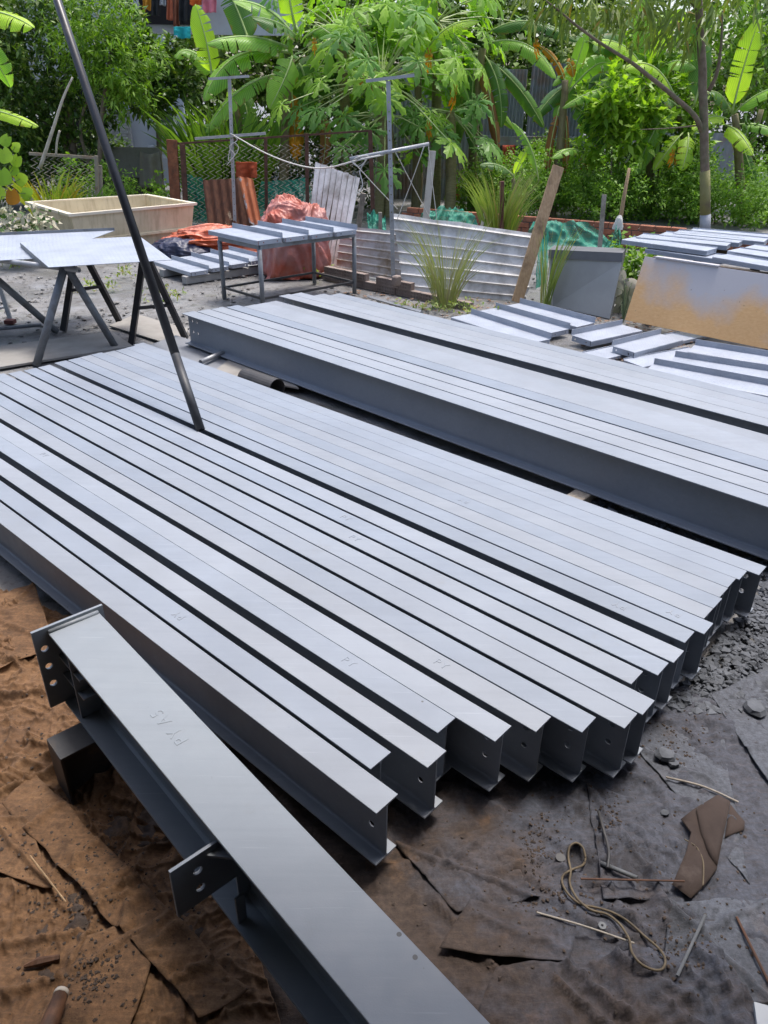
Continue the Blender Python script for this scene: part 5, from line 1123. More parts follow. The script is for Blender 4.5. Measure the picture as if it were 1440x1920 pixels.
def crown(name, blobs, L, W, mat, parent, origin, per=14, hang=0.0, spread=.22, upb=.35, droop=.15):
    """blobs = [(centre, radii, clusters)]: twigs of leaves spread through each uneven blob"""
    Ps, Ds, Ns, Ls, Ws = [], [], [], [], []
    for c_, rad, nc in blobs:
        d = rnd_unit(nc); r_ = rng.random(nc) ** (.45); r_ *= 1 + .35 * np.array([noise.noise(V((a * 2.1 + c_[0], b * 2.1, e * 2.1))) for a, b, e in d])
        cc = np.array(c_) + d * r_[:, None] * np.array(rad)
        tw = d + rng.normal(size=(nc, 3)) * .5; tw[:, 2] += upb; tw /= np.linalg.norm(tw, axis=1, keepdims=True)
        k = np.repeat(np.arange(nc), per); m_ = len(k); s_ = rng.random(m_)
        P = cc[k] + tw[k] * (s_[:, None] * spread) + rng.normal(size=(m_, 3)) * spread * .18
        D = tw[k] * .6 + rnd_unit(m_) * .9; D[:, 2] -= hang
        N = rnd_unit(m_) * .6 + np.array([0, -.15, 1.0]) * (1 if hang < .5 else .35) + (np.array([0, -1.0, 0]) if hang >= .5 else 0)
        Ps.append(P); Ds.append(D); Ns.append(N); Ls.append(L * rng.uniform(.6, 1.25, m_)); Ws.append(W * rng.uniform(.65, 1.2, m_))
    P, D, N, Lq, Wq = map(np.concatenate, (Ps, Ds, Ns, Ls, Ws))
    me = leafmesh(name, P - np.array(origin), D, N, Lq, Wq, droop)
    return link(name, me, mat, parent)
def trunk(pts, rs, mat, root, name='trunk', n=10):
    mb = MB(); path = smooth_path(pts, 4); m_ = len(path); rr = [lerp(rs[0], rs[1], i / (m_ - 1)) for i in range(m_)]
    mb.tube([p + V((noise.noise(p * 3), noise.noise(p * 3 + V((5, 5, 5))), 0)) * .015 for p in path], rr, n); return part(name, mb, mat, root, True)
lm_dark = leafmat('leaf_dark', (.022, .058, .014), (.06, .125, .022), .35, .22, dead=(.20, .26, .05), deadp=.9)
lm_mid = leafmat('leaf_mid', (.05, .125, .018), (.125, .24, .032), .42, .32)
lm_bright = leafmat('leaf_bright', (.08, .18, .02), (.17, .30, .04), .42, .38)
lm_olive = leafmat('leaf_olive', (.05, .095, .025), (.12, .18, .05), .42, .3, dead=(.25, .18, .04), deadp=.97)
lm_weed = leafmat('leaf_weed', (.05, .13, .02), (.11, .22, .035), .5, .35)
lm_yel = leafmat('leaf_yellow_green', (.11, .19, .025), (.26, .30, .05), .42, .35, dead=(.35, .22, .02), deadp=.93)
lm_grass = leafmat('grass_blade', (.075, .14, .04), (.17, .23, .09), .5, .3, dead=(.30, .25, .13), deadp=.85)
lm_grassp = leafmat('dusty_grass', (.11, .16, .075), (.22, .26, .16), .5, .25, dead=(.32, .29, .2), deadp=.8)
lm_sprayed = leafmat('sprayed_leaf', (.14, .18, .15), (.34, .37, .37), .5, .15, tc=(.8, .9, .6), dead=(.08, .15, .04), deadp=.6)
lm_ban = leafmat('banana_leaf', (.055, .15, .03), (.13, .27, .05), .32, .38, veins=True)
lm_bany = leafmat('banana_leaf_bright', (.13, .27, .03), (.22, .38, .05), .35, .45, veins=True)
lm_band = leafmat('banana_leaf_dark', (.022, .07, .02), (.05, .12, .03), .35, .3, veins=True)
lm_dry = leafmat('dry_leaf', (.10, .06, .028), (.19, .12, .06), .8, .2, tc=(1.2, 1, .6))
lm_gold = leafmat('golden_leaf', (.16, .09, .006), (.28, .165, .012), .5, .3, tc=(1.3, 1.1, .5))
lm_pap = leafmat('papaya_leaf', (.075, .18, .022), (.15, .29, .04), .42, .4)
lm_papd = leafmat('papaya_leaf_deep', (.05, .14, .035), (.09, .20, .05), .42, .3)
lm_far_shade = leafmat('leaf_far_shade', (.025, .06, .012), (.06, .12, .02), .5, .25)  # dark greens paint deep shadow into the background trees
m_bark = M('bark', (.13, .095, .065), .9, (.21, .165, .12), 12, bump=.5, bsc=40, dirt=(.10, .12, .05), dsc=2.5, dlo=.5, dhi=.7)
m_barkpaint = M('painted_bark', (.30, .31, .34), .8, (.38, .39, .42), 10, bump=.4, bsc=40)
m_moss = M('mossy_bark', (.20, .19, .07), .9, (.26, .24, .11), 10, bump=.5, bsc=40, dirt=(.14, .11, .07), dsc=5)
m_stemg = M('banana_stem', (.16, .13, .06), .7, (.24, .20, .10), 4, bump=.2, stretch=(8, 8, 1), dirt=(.10, .06, .03), dsc=4)
m_rib = M('leaf_rib', (.30, .40, .12), .5, (.36, .45, .18), 4)
m_pet = M('papaya_stalk', (.28, .36, .12), .5, (.36, .42, .2), 4)
m_ptr = M('papaya_trunk', (.20, .17, .07), .85, (.29, .25, .13), 10, bump=.4, bsc=24, stretch=(1, 1, 4), dirt=(.13, .11, .06), dsc=4)
def blob(px, py, Y, rx, ry, rz, n): p = A(px, py, Y); return ((p.x, p.y, p.z), (rx, ry, rz), n)
# far wood behind everything, plus unseen trees added at the sides
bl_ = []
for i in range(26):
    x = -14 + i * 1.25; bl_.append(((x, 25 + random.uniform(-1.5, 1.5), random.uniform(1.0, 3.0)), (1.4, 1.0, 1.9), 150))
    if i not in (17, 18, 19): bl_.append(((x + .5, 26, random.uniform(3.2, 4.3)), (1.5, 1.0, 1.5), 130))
for sx_, x_ in ((-1, -11.0), (1, 12.0)):  # out-of-view side trees, added to block low sky light
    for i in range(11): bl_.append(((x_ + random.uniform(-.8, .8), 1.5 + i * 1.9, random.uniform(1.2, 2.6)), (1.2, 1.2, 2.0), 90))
o = crown('far_wood', bl_, .26, .075, lm_far_shade, None, (0, 0, 0), 10, .2, .5); tag(o, 'green mass of far trees behind the sheds and banana plants, darkened for shade, with unseen added side trees', 'trees', kind='stuff')
# ------------------------------------------------------------------ left trees
def tree(name, label, cat, basepx, Y, tr, blobs, L, W, mat, bark, group='trees around the yard', **k):
    base = A(*basepx, Y); base.z = 0
    root = thing(name, label, cat, base, group)
    for pts, rs in tr: trunk([A(*p) for p in pts], rs, bark, root, 'trunk' if rs[0] > .05 else 'branch')
    crown('crown', blobs, L, W, mat, root, base, **k); return root
tree('evergreen_tree', 'dense dark evergreen tree filling the top left corner', 'tree', (110, 330), 16.6,
     [(((110, 420, 16.6), (135, 300, 16.6), (120, 150, 16.6)), (.13, .07)), (((175, 330, 16.4), (150, 230, 16.3), (200, 130, 16.3)), (.04, .02)), (((135, 290, 16.5), (60, 200, 16.4)), (.04, .02))],
     [blob(60, 110, 16.6, 1.3, .9, 1.2, 260), blob(20, 200, 16.2, .9, .7, .8, 150), blob(150, 200, 16.8, .9, .7, .8, 150), blob(110, 20, 16.8, 1.6, .9, .9, 200), blob(-40, 60, 16.5, 1.0, .8, 1.2, 120), blob(60, 255, 16.6, .9, .5, .45, 80)], .135, .033, lm_dark, m_bark, per=13, spread=.2)
tree('feathery_tree', 'lighter feathery leaved tree above the black pole at the left', 'tree', (190, 320), 15.8,
     [(((190, 420, 15.8), (188, 250, 15.8), (215, 60, 15.8)), (.06, .03))],
     [blob(170, 30, 15.9, .8, .6, .5, 100), blob(215, 110, 15.7, .75, .5, .45, 110), blob(235, 170, 15.6, .45, .4, .35, 60), blob(150, 110, 15.9, .5, .4, .5, 50)], .15, .021, lm_mid, m_bark, per=18, spread=.3, hang=.15)
tree('glossy_tree', 'glossy round leaved tree in front of the laundry house', 'tree', (300, 300), 17.2,
     [(((300, 420, 17.2), (298, 260, 17.2), (290, 120, 17.2)), (.07, .04))],
     [blob(282, 112, 17.2, .65, .5, .5, 150), blob(290, 165, 17.0, .7, .5, .38, 120), blob(245, 50, 17.4, .2, .2, .3, 24), blob(335, 130, 17.3, .3, .3, .3, 36), blob(270, 192, 17.0, .5, .4, .16, 40)], .15, .042, lm_dark, m_bark, per=12, spread=.22)
# bare leaning branches
mb = MB(); mb.tube(smooth_path([A(75, 315, 13.8), A(100, 240, 13.8), A(118, 185, 13.8), A(136, 145, 13.8)], 4), [.032 - .0015 * i for i in range(13)], 7); single('bare_branch', mb, m_pale, 'bare pale branch leaning before the dark tree', 'branch', A(75, 315, 13.8), smooth=True)
mb = MB(); mb.tube(smooth_path([A(105, 292, 14.0), A(107, 265, 14.0), A(112, 245, 14.0)], 4), .018, 6); single('bare_branch', mb, m_pale, 'short bare branch standing at the wire gate', 'branch', A(105, 292, 14), smooth=True)
# strap leaved clumps
def straps(name, label, px, py, Y, n, L, W, mat, cat='plant', sp=.5, base_r=.12, group=None, up=1.2, seg=5, bend=.6, zbase=None):
    base = A(px, py, Y) if zbase is None else zbase; mb = MB(); root = thing(name, label, cat, base, group)
    for i in range(n):
        a = random.random() * 6.283; s0 = base + V((math.cos(a), math.sin(a), 0)) * base_r * random.random()
        ll = L * random.uniform(.55, 1.1); dirv = V((math.cos(a) * sp * random.uniform(.2, 1.2), math.sin(a) * sp * random.uniform(.2, 1.2), up)).normalized()
        side = dirv.cross(V((math.cos(a + 1.2), math.sin(a + 1.2), .1))).normalized(); p = s0.copy(); d = dirv.copy(); vs = []
        bd = bend * random.uniform(.3, 1.4)
        for k in range(seg + 1):
            w_ = W * (1 - (k / seg) ** 2.2) * (.55 + .45 * min(1, k / 1.5)) + .0006; vs += [p + side * w_ / 2, p - side * w_ / 2]
            d = (d + V((math.cos(a) * bd, math.sin(a) * bd, -bd * .8)) * (k / seg) * .55).normalized(); p = p + d * ll / seg
        mb.add(vs, [(2 * k, 2 * k + 2, 2 * k + 3, 2 * k + 1) for k in range(seg)])
    part('blades', mb, mat, root); return root
straps('lemongrass', 'large lemongrass tuft in front of the silvery ribbed sheet', 0, 0, 0, 130, 1.0, .0105, lm_grassp, 'grass clump', .48, .10, 'lemongrass clumps', zbase=G(835, 578), bend=.45)
straps('lemongrass', 'lemongrass clump behind the silvery sheet around the red stake', 0, 0, 0, 240, 1.0, .02, lm_grass, 'grass clump', .5, .22, 'lemongrass clumps', zbase=A(935, 445, 11.7), bend=.4)
straps('lemongrass', 'slim lemongrass clump between the plank and the grey bin', 0, 0, 0, 34, .85, .013, lm_grass, 'grass clump', .22, .06, 'lemongrass clumps', zbase=G(1020, 577), bend=.3)
for i, (x, y, Y) in enumerate(((385, 300, 15.4), (415, 290, 15.2), (392, 250, 16.0), (460, 300, 15.8))):
    straps('ginger_clump', 'tall dark clump with lance shaped leaves, ' + ['left of the banana plants', 'below the large banana leaves', 'beside the pale house', 'behind the wire fence'][i], 0, 0, 0, 90, 1.9, .10, [lm_dark, lm_mid][i % 2], 'plant', .42, .35, 'lance leaved clumps', zbase=V((A(x, y, Y).x, Y, .1)), bend=.45)
straps('yellow_green_plant', 'yellow green narrow leaved bush behind the trough', 0, 0, 0, 150, .95, .05, lm_yel, 'bush', .6, .25, zbase=V((A(95, 380, 13.6).x, 13.6, .0)), bend=.5)
straps('yellow_green_plant', 'small narrow leaved bush at the wire gate', 0, 0, 0, 120, .8, .03, lm_weed, 'bush', .6, .3, zbase=V((A(150, 380, 13.9).x, 13.9, 0)), bend=.5)
def bush(name, label, blobs, L, W, mat, base, group='bushes and weeds', per=12, **k):
    root = thing(name, label, 'bush', base, group); crown('foliage', blobs, L, W, mat, root, base, per=per, **k)
    mb = MB(); mb.tube([V(base), V(blobs[0][0])], [.02, .008], 6); part('stem', mb, m_bark, root); return root
bush('leafy_bush', 'low weeds behind the trough beside the pole', [blob(160, 350, 14.6, .55, .3, .45, 50), blob(205, 350, 15.0, .45, .3, .4, 40), blob(240, 375, 15.5, .6, .3, .2, 40)], .09, .025, lm_weed, V((A(180, 380, 14.6).x, 14.6, 0)))
bush('leafy_bush', 'low weeds at the foot of the chain link fence', [blob(310, 372, 15.2, .3, .2, .25, 26), blob(380, 400, 14.8, .4, .2, .2, 24)], .09, .03, lm_weed, V((A(310, 390, 15.2).x, 15.2, 0)))
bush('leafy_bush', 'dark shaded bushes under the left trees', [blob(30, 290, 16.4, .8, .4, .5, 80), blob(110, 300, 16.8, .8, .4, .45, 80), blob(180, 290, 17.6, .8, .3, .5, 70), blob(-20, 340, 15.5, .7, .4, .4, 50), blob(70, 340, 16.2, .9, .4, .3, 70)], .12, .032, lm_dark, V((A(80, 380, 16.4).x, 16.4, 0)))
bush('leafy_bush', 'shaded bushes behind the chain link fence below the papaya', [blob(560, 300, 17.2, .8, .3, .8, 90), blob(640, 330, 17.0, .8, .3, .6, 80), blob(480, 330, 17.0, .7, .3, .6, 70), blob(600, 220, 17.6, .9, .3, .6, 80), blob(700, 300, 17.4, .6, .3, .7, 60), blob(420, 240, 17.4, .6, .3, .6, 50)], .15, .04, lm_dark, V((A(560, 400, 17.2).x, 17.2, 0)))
bush('leafy_bush', 'low shaded weeds behind the brick wall at the right', [blob(1340, 400, 15.2, 1.0, .3, .25, 70), blob(1450, 410, 15.0, .8, .3, .25, 60), blob(1230, 390, 15.6, .8, .3, .3, 60), blob(1120, 385, 15.6, .8, .3, .3, 60)], .09, .028, lm_weed, V((A(1340, 420, 15.2).x, 15.2, 0)))
# broad leaves at the left edge
m_stalk = M('dull_stalk', (.05, .08, .03), .6, (.09, .12, .05), 5)
def bigleaf_plant(name, label, spots, Y, s_, mat, base, yellow=None, group=None):
    root = thing(name, label, 'plant', base, group)
    for i, (x, y, k, ang) in enumerate(spots):
        c_ = A(x, y, Y + random.uniform(-.2, .2)); mb = MB(); n = 14; L_ = s_ * k; tip = V((math.sin(ang), -.35, -math.cos(ang))).normalized(); sd_ = tip.cross(V((0, -1, .35))).normalized(); nn = sd_.cross(tip)
        vs = [c_]; 
        for j in range(n):
            a = 2 * math.pi * j / n; r_ = (1 - .28 * math.cos(a) + .0) * (.62 if abs(a - math.pi) < .3 else 1)
            vs.append(c_ + tip * (L_ * .5 * math.cos(a) * r_ + L_ * .12) + sd_ * (L_ * .42 * math.sin(a)) - nn * (.10 * L_ * abs(math.sin(a))))
        mb.add(vs, [(0, 1 + j, 1 + (j + 1) % n) for j in range(n)])
        lf = part('leaf', mb, lm_gold if (yellow is not None and i in yellow) else mat, root, True)
        mb = MB(); mb.tube([c_, (c_ + V(base)) / 2 + UP * .15, V(base)], [.003, .004, .005], 5); part('stalk', mb, m_stalk, lf)
    return root
bs = A(-5, 415, 10.5)
bigleaf_plant('taro_plant', 'broad heart leaved plant with one yellow leaf at the left edge', [(8, 290, 1, .3), (30, 300, .8, -.5), (5, 330, 1.1, .2), (38, 335, .9, .9), (48, 362, .9, 1.2), (22, 368, 1, .1), (10, 262, .8, -.7), (-5, 360, 1, .4), (28, 275, .7, 1.3), (25, 318, .7, .4), (5, 400, .6, .3)], 10.4, .22, lm_bright, bs, (5,))
bush('leafy_bush', 'pale sprayed weeds at the left edge beside the trough', [blob(10, 430, 10.0, .35, .2, .16, 40), blob(50, 425, 10.3, .25, .2, .12, 24)], .09, .03, lm_sprayed, V((A(10, 440, 10).x, 10, 0)))
bigleaf_plant('sprayed_plant', 'small plant with grey sprayed leaves between bin and plywood', [(1158, 540, 1, .3), (1170, 528, .9, -.5), (1180, 545, 1, .8), (1163, 560, 1, 0), (1178, 565, .9, .4), (1160, 580, .9, -.4), (1175, 588, 1, .5), (1168, 600, .8, .1), (1185, 530, .8, 1.1), (1155, 600, .7, -.8), (1172, 550, .8, .2), (1185, 580, .8, .9), (1150, 560, .7, -1), (1166, 515, .8, .2)], 8.05, .15, lm_sprayed, G(1168, 604))
bush('leafy_bush', 'dark green weeds between the metal bin and the plywood', [blob(1185, 505, 8.9, .16, .2, .25, 45), blob(1172, 560, 8.7, .12, .1, .22, 30)], .085, .028, lm_mid, G(1180, 590))
# ------------------------------------------------------------------ weeds along the right
bl_ = []
for i in range(60):
    px = random.uniform(980, 1480); Y = random.uniform(14.6, 18.5); p = A(px, 300, Y)
    hgt_ = random.uniform(.5, 1.15); bl_.append(((p.x, Y, hgt_ * .62), (.45, .4, hgt_ * .6), 46))
for i in range(14): p = A(random.uniform(860, 1000), 300, 16.5); bl_.append(((p.x, 16.5 + random.uniform(-.4, .6), .4), (.4, .3, .5), 36))
o = crown('undergrowth', bl_, .075, .021, lm_weed, None, (0, 0, 0), 16, .1, .22, .7); tag(o, 'thick bank of fine leaved weeds behind the brick wall', 'weeds', kind='stuff')
bl_ = [((p.x, p.y, .06), (.5, .25, .10), 26) for p in [G(x, y) for x, y in ((905, 590), (620, 470), (700, 480), (1010, 590), (1200, 610), (860, 590))]]
bl_ = [((G(x, y).x, G(x, y).y, .03), (.30, .12, .06), 14) for x, y in ((880, 590), (800, 580), (250, 520), (180, 545), (300, 560), (600, 520), (20, 500), (60, 495))]
o = crown('short_weeds', bl_, .06, .012, lm_grass, None, (0, 0, 0), 8, 0, .08, 1.0); tag(o, 'sparse short weeds sprouting in the grey yard dirt', 'weeds', kind='stuff')
# broadleaf shrubs right
for i, (bl2, lab, mat, Lf, Wf, bx) in enumerate((([blob(1150, 195, 15.5, .5, .4, .45, 60), blob(1190, 235, 15.5, .5, .4, .5, 60), blob(1120, 250, 15.8, .4, .3, .4, 36)], 'bright young shrub between plank and tree trunk', lm_bright, .20, .045, 1160), ([blob(1245, 210, 16.3, .7, .5, .7, 90), blob(1230, 120, 16.6, .6, .5, .6, 70), blob(1290, 260, 16, .5, .4, .5, 50)], 'mid green leafy shrub left of the tree trunk', lm_mid, .19, .045, 1245), ([blob(1420, 130, 17.5, .9, .6, .9, 120), blob(1390, 40, 18, .8, .6, .7, 80)], 'mid green tree behind the right hand bananas', lm_mid, .16, .04, 1425), ([blob(1160, 50, 18.5, .8, .6, .4, 60), blob(1120, 90, 18.8, .6, .5, .5, 50)], 'pale leafed tree behind the shed roof', lm_olive, .15, .035, 1180))):
    bush('leafy_shrub', lab, bl2, Lf, Wf, mat, V((A(bx, 300, bl2[0][0][1]).x, bl2[0][0][1], 0)), 'leafy shrubs behind the brick wall')
# ------------------------------------------------------------------ tree with the bare trunk on the right
Yt = 14.0; base = G(1322, 437); Yt = base.y
root = thing('drooping_tree', 'slim tree with grey painted trunk base and long drooping leaves, right', 'tree', base, 'trees around the yard')
tk = trunk([V((base.x, base.y, 0)), A(1323, 400, Yt), A(1322, 330, Yt), A(1319, 200, Yt), A(1313, 60, Yt), A(1306, -60, Yt), A(1300, -250, Yt)], (.085, .05), m_bark, root, n=14)
mb = MB(); mb.tube([V((base.x, base.y, -.01)), A(1322.5, 402, Yt)], [.092, .089], 14); part('painted_band', mb, m_barkpaint, root, True)
mb = MB(); mb.tube([A(1322.5, 402, Yt), A(1322.3, 360, Yt), A(1321.5, 320, Yt)], [.0885, .086, .082], 14); part('mossy_band', mb, m_moss, root, True)
for pts, r0, r1_ in ((((1316, 245), (1300, 215), (1250, 170), (1200, 130), (1165, 105), (1110, 70), (1060, 30), (1010, -10)), .045, .012), (((1330, 170), (1345, 130), (1352, 80), (1355, 20)), .035, .012), (((1310, 235), (1260, 240), (1200, 243)), .014, .005), (((1310, 20), (1260, -40), (1180, -70)), .04, .015)):
    trunk([A(x, y, Yt - .12 * i) for i, (x, y) in enumerate(pts)], (r0, r1_), m_bark, root, 'branch', 8)
crown('crown', [blob(1240, 5, Yt - .3, .6, .4, .22, 18), blob(1070, -5, Yt - .6, .6, .4, .22, 22), blob(1150, 0, Yt - .5, .4, .4, .2, 10), blob(1335, 10, Yt - .1, .45, .4, .28, 18), blob(1190, 50, Yt - .4, .25, .25, .14, 7), blob(1390, -25, Yt, .5, .4, .3, 12), blob(1250, -130, Yt, 1.6, .8, .5, 50), blob(1270, 60, Yt - .2, .3, .25, .16, 7), blob(1000, -60, Yt - .7, .5, .4, .3, 14)], .25, .022, lm_olive, root, base, per=9, hang=.75, spread=.34, upb=.0, droop=.25)
# ------------------------------------------------------------------ banana plants
def banana_leaf(root, p0, p1, p2, W, mat, face=(0, -.6, .8), droop=.35, tears=5, seed=0, start=.12):
    p0, p1, p2 = V(p0), V(p1), V(p2); rs = random.Random(seed); NS = 34
    cv = lambda t: p0 * (1 - t) ** 2 + p1 * 2 * t * (1 - t) + p2 * t * t
    tg = lambda t: ((p1 - p0) * (1 - t) + (p2 - p1) * t).normalized()
    mb = MB(); uv = []
    for side in (-1, 1):
        cuts = sorted(rs.sample(range(3, NS - 2), min(tears, NS - 6))); bounds = [0] + cuts + [NS]
        for a, b_ in zip(bounds, bounds[1:]):
            ex = rs.uniform(-.10, .22); o0 = len(mb.v); cols = 4; vs = []
            for i in range(a, b_ + 1):
                s_ = i / NS; t = start + (1 - start) * s_; w_ = W * min(1, (s_ / .14 + .02) ** .55) * min(1, ((1 - s_) / .3 + .0) ** .55 if s_ < 1 else 0)
                T_ = tg(t); S_ = T_.cross(V(face)).normalized(); N_ = S_.cross(T_)
                for c_ in range(cols + 1):
                    y = c_ / cols; gap = 0
                    if i == a and a != 0: gap = .010 * y * (1 + abs(ex) * 6)
                    if i == b_ and b_ != NS: gap = -.010 * y * (1 + abs(ex) * 6)
                    p = cv(t) + T_ * (gap + .10 * w_ * y) + S_ * side * w_ * y * (1 - .18 * y * (droop + ex)) - N_ * (w_ * (droop + ex) * y * y - .05 * w_ * math.sin(y * 3.1)) + N_ * .02 * W * noise.noise(V((s_ * 9, y * 2, seed + side)))
                    vs.append(p); uv.append((s_, y * side))
            m_ = cols + 1
            mb.add(vs, [(r * m_ + c_, r * m_ + c_ + 1, (r + 1) * m_ + c_ + 1, (r + 1) * m_ + c_) for r in range(b_ - a) for c_ in range(cols)])
    mb.uv = uv; lf = part('leaf', mb, mat, root, True)
    mb = MB(); mb.tube([cv(i / 14) + V((0, 0, .004)) for i in range(15)], [.022 * (1 - i / 14) * (W / .25) + .004 for i in range(15)], 6); part('midrib', mb, m_rib, lf, True)
    return lf
def banana(label, basepx, Y, stems, leaves, group='banana plants'):
    b_ = A(*basepx, Y); b_.z = 0; root = thing('banana_plant', label, 'banana plant', b_, group)
    for pts, r0, r1_ in stems: trunk([A(*p) for p in pts], (r0, r1_), m_stemg, root, 'stem', 10)
    for k, (q0, q1, q2, W, mat, face, dr_) in enumerate(leaves):
        f_ = {'u': (0, -.45, .9), 'c': (0, -1, .25), 's': (.5, -.8, .3), 'l': (-.5, -.8, .3)}[face]
        banana_leaf(root, A(*q0), A(*q1), A(*q2), W, {'g': lm_ban, 'y': lm_bany, 'd': lm_band, 'b': lm_dry, 'o': lm_gold}[mat], f_, dr_, 5, hash((q0, q2)) % 9999 if False else int(q0[0] * 7 + q2[1] * 13 + k))
    return root
Y = 15.6
banana('banana plant with large fresh leaves left of the papaya', (520, 400), Y, [(((530, 430, Y), (535, 250, Y), (545, 110, Y)), .11, .07), (((470, 430, Y + .4), (455, 260, Y + .4), (430, 170, Y + .4)), .09, .05)], [
 ((398, 150, Y), (392, 80, Y - .1), (366, 8, Y - .1), .21, 'y', 's', .12), ((548, 95, Y), (470, 50, Y - .6), (386, 82, Y - 1.0), .25, 'g', 'u', .5), ((560, 75, Y), (530, 35, Y - .3), (472, 32, Y - .6), .24, 'd', 'u', .4),
 ((545, 60, Y), (500, 0, Y), (436, 2, Y - .3), .24, 'g', 'u', .3), ((556, 60, Y), (540, 0, Y - .2), (535, -70, Y), .22, 'y', 'c', .2), ((545, 100, Y), (420, 70, Y - .5), (382, 190, Y - .8), .24, 'g', 'u', .5), ((548, 105, Y - .2), (545, 130, Y - .5), (505, 205, Y - .6), .23, 'g', 's', .3),
 ((520, 140, Y), (440, 150, Y - .4), (385, 250, Y - .6), .20, 'g', 'u', .5), ((436, 160, Y), (428, 180, Y), (424, 228, Y), .07, 'y', 'c', .3), ((560, 120, Y), (580, 140, Y), (575, 240, Y + .2), .22, 'd', 'c', .3), ((540, 150, Y + .3), (520, 190, Y + .3), (525, 270, Y + .3), .2, 'd', 'c', .3),
 ((430, 170, Y + .5), (350, 60, Y + .5), (330, 110, Y + .2), .2, 'g', 'u', .4), ((440, 170, Y + .5), (480, 200, Y + .3), (455, 280, Y + .3), .18, 'd', 'c', .3), ((575, 70, Y + .2), (620, 30, Y), (680, 60, Y), .22, 'g', 'u', .4), ((470, 90, Y + .6), (450, 20, Y + .8), (420, -30, Y + .8), .25, 'd', 'c', .2),
 ((545, 160, Y), (555, 230, Y - .1), (553, 300, Y - .1), .17, 'o', 'c', .6), ((600, 200, Y + .3), (620, 260, Y + .2), (600, 330, Y), .12, 'b', 'c', .8), ((405, 230, Y), (385, 250, Y), (375, 330, Y), .17, 'd', 's', .3)])
Y = 16.6
banana('banana plant with long arching leaves before the tin shed', (890, 400), Y, [(((885, 430, Y), (888, 250, Y), (905, 90, Y)), .11, .07)], [
 ((905, 70, Y), (985, 5, Y - .4), (1083, 78, Y - .9), .15, 'd', 'u', .7), ((905, 85, Y), (1000, 50, Y - .6), (1042, 148, Y - 1.1), .17, 'g', 'u', .6), ((900, 90, Y), (850, 60, Y), (800, 130, Y), .2, 'g', 'u', .4), ((905, 100, Y), (945, 150, Y - .3), (940, 240, Y - .3), .17, 'd', 'c', .5), ((890, 120, Y), (880, 190, Y - .2), (890, 290, Y - .2), .16, 'd', 's', .5), ((910, 110, Y), (975, 150, Y), (1020, 240, Y - .2), .15, 'd', 'c', .6), ((895, 110, Y), (925, 170, Y - .4), (935, 300, Y - .4), .12, 'b', 'c', .9), ((890, 100, Y + .2), (860, 180, Y + .2), (850, 300, Y + .2), .18, 'd', 'c', .4), ((900, 60, Y + .3), (880, -20, Y + .3), (930, -60, Y), .22, 'g', 'c', .3)])
Y = 15.8
banana('banana plant with a dried stem right of the tin shed', (1045, 390), Y, [(((1030, 430, Y), (1050, 280, Y), (1060, 150, Y)), .10, .06)], [
 ((1200, 165, Y - .2), (1130, 150, Y - .4), (1054, 203, Y - .5), .15, 'g', 'u', .5), ((1062, 180, Y), (1085, 110, Y), (1100, 60, Y), .13, 'g', 'c', .2), ((1060, 160, Y), (1050, 110, Y), (1010, 85, Y + .3), .07, 'o', 'c', .4), ((1065, 175, Y), (1130, 90, Y), (1150, 130, Y), .16, 'g', 's', .3), ((1085, 285, Y - .6), (1070, 270, Y - .8), (1036, 297, Y - 1), .12, 'g', 'u', .3), ((1050, 200, Y), (1030, 260, Y - .1), (1025, 340, Y - .1), .09, 'b', 'c', .9), ((1055, 190, Y), (1068, 250, Y - .1), (1060, 330, Y), .08, 'b', 'c', .9), ((1060, 190, Y), (1110, 210, Y - .1), (1130, 280, Y - .1), .17, 'd', 'c', .4), ((1060, 120, Y - .1), (1072, 110, Y - .1), (1075, 145, Y - .1), .10, 'o', 'c', .4)])
Y = 13.6
banana('small banana sprout at the shed front', (960, 380), Y, [(((968, 410, Y), (965, 370, Y), (962, 335, Y)), .05, .03)], [((962, 335, Y), (975, 300, Y - .1), (990, 275, Y - .1), .07, 'y', 's', .2), ((962, 330, Y), (935, 300, Y - .1), (900, 310, Y - .2), .12, 'd', 'u', .3), ((1010, 340, Y), (1000, 260, Y - .1), (960, 230, Y - .1), .08, 'g', 's', .5)])
Y = 15.4
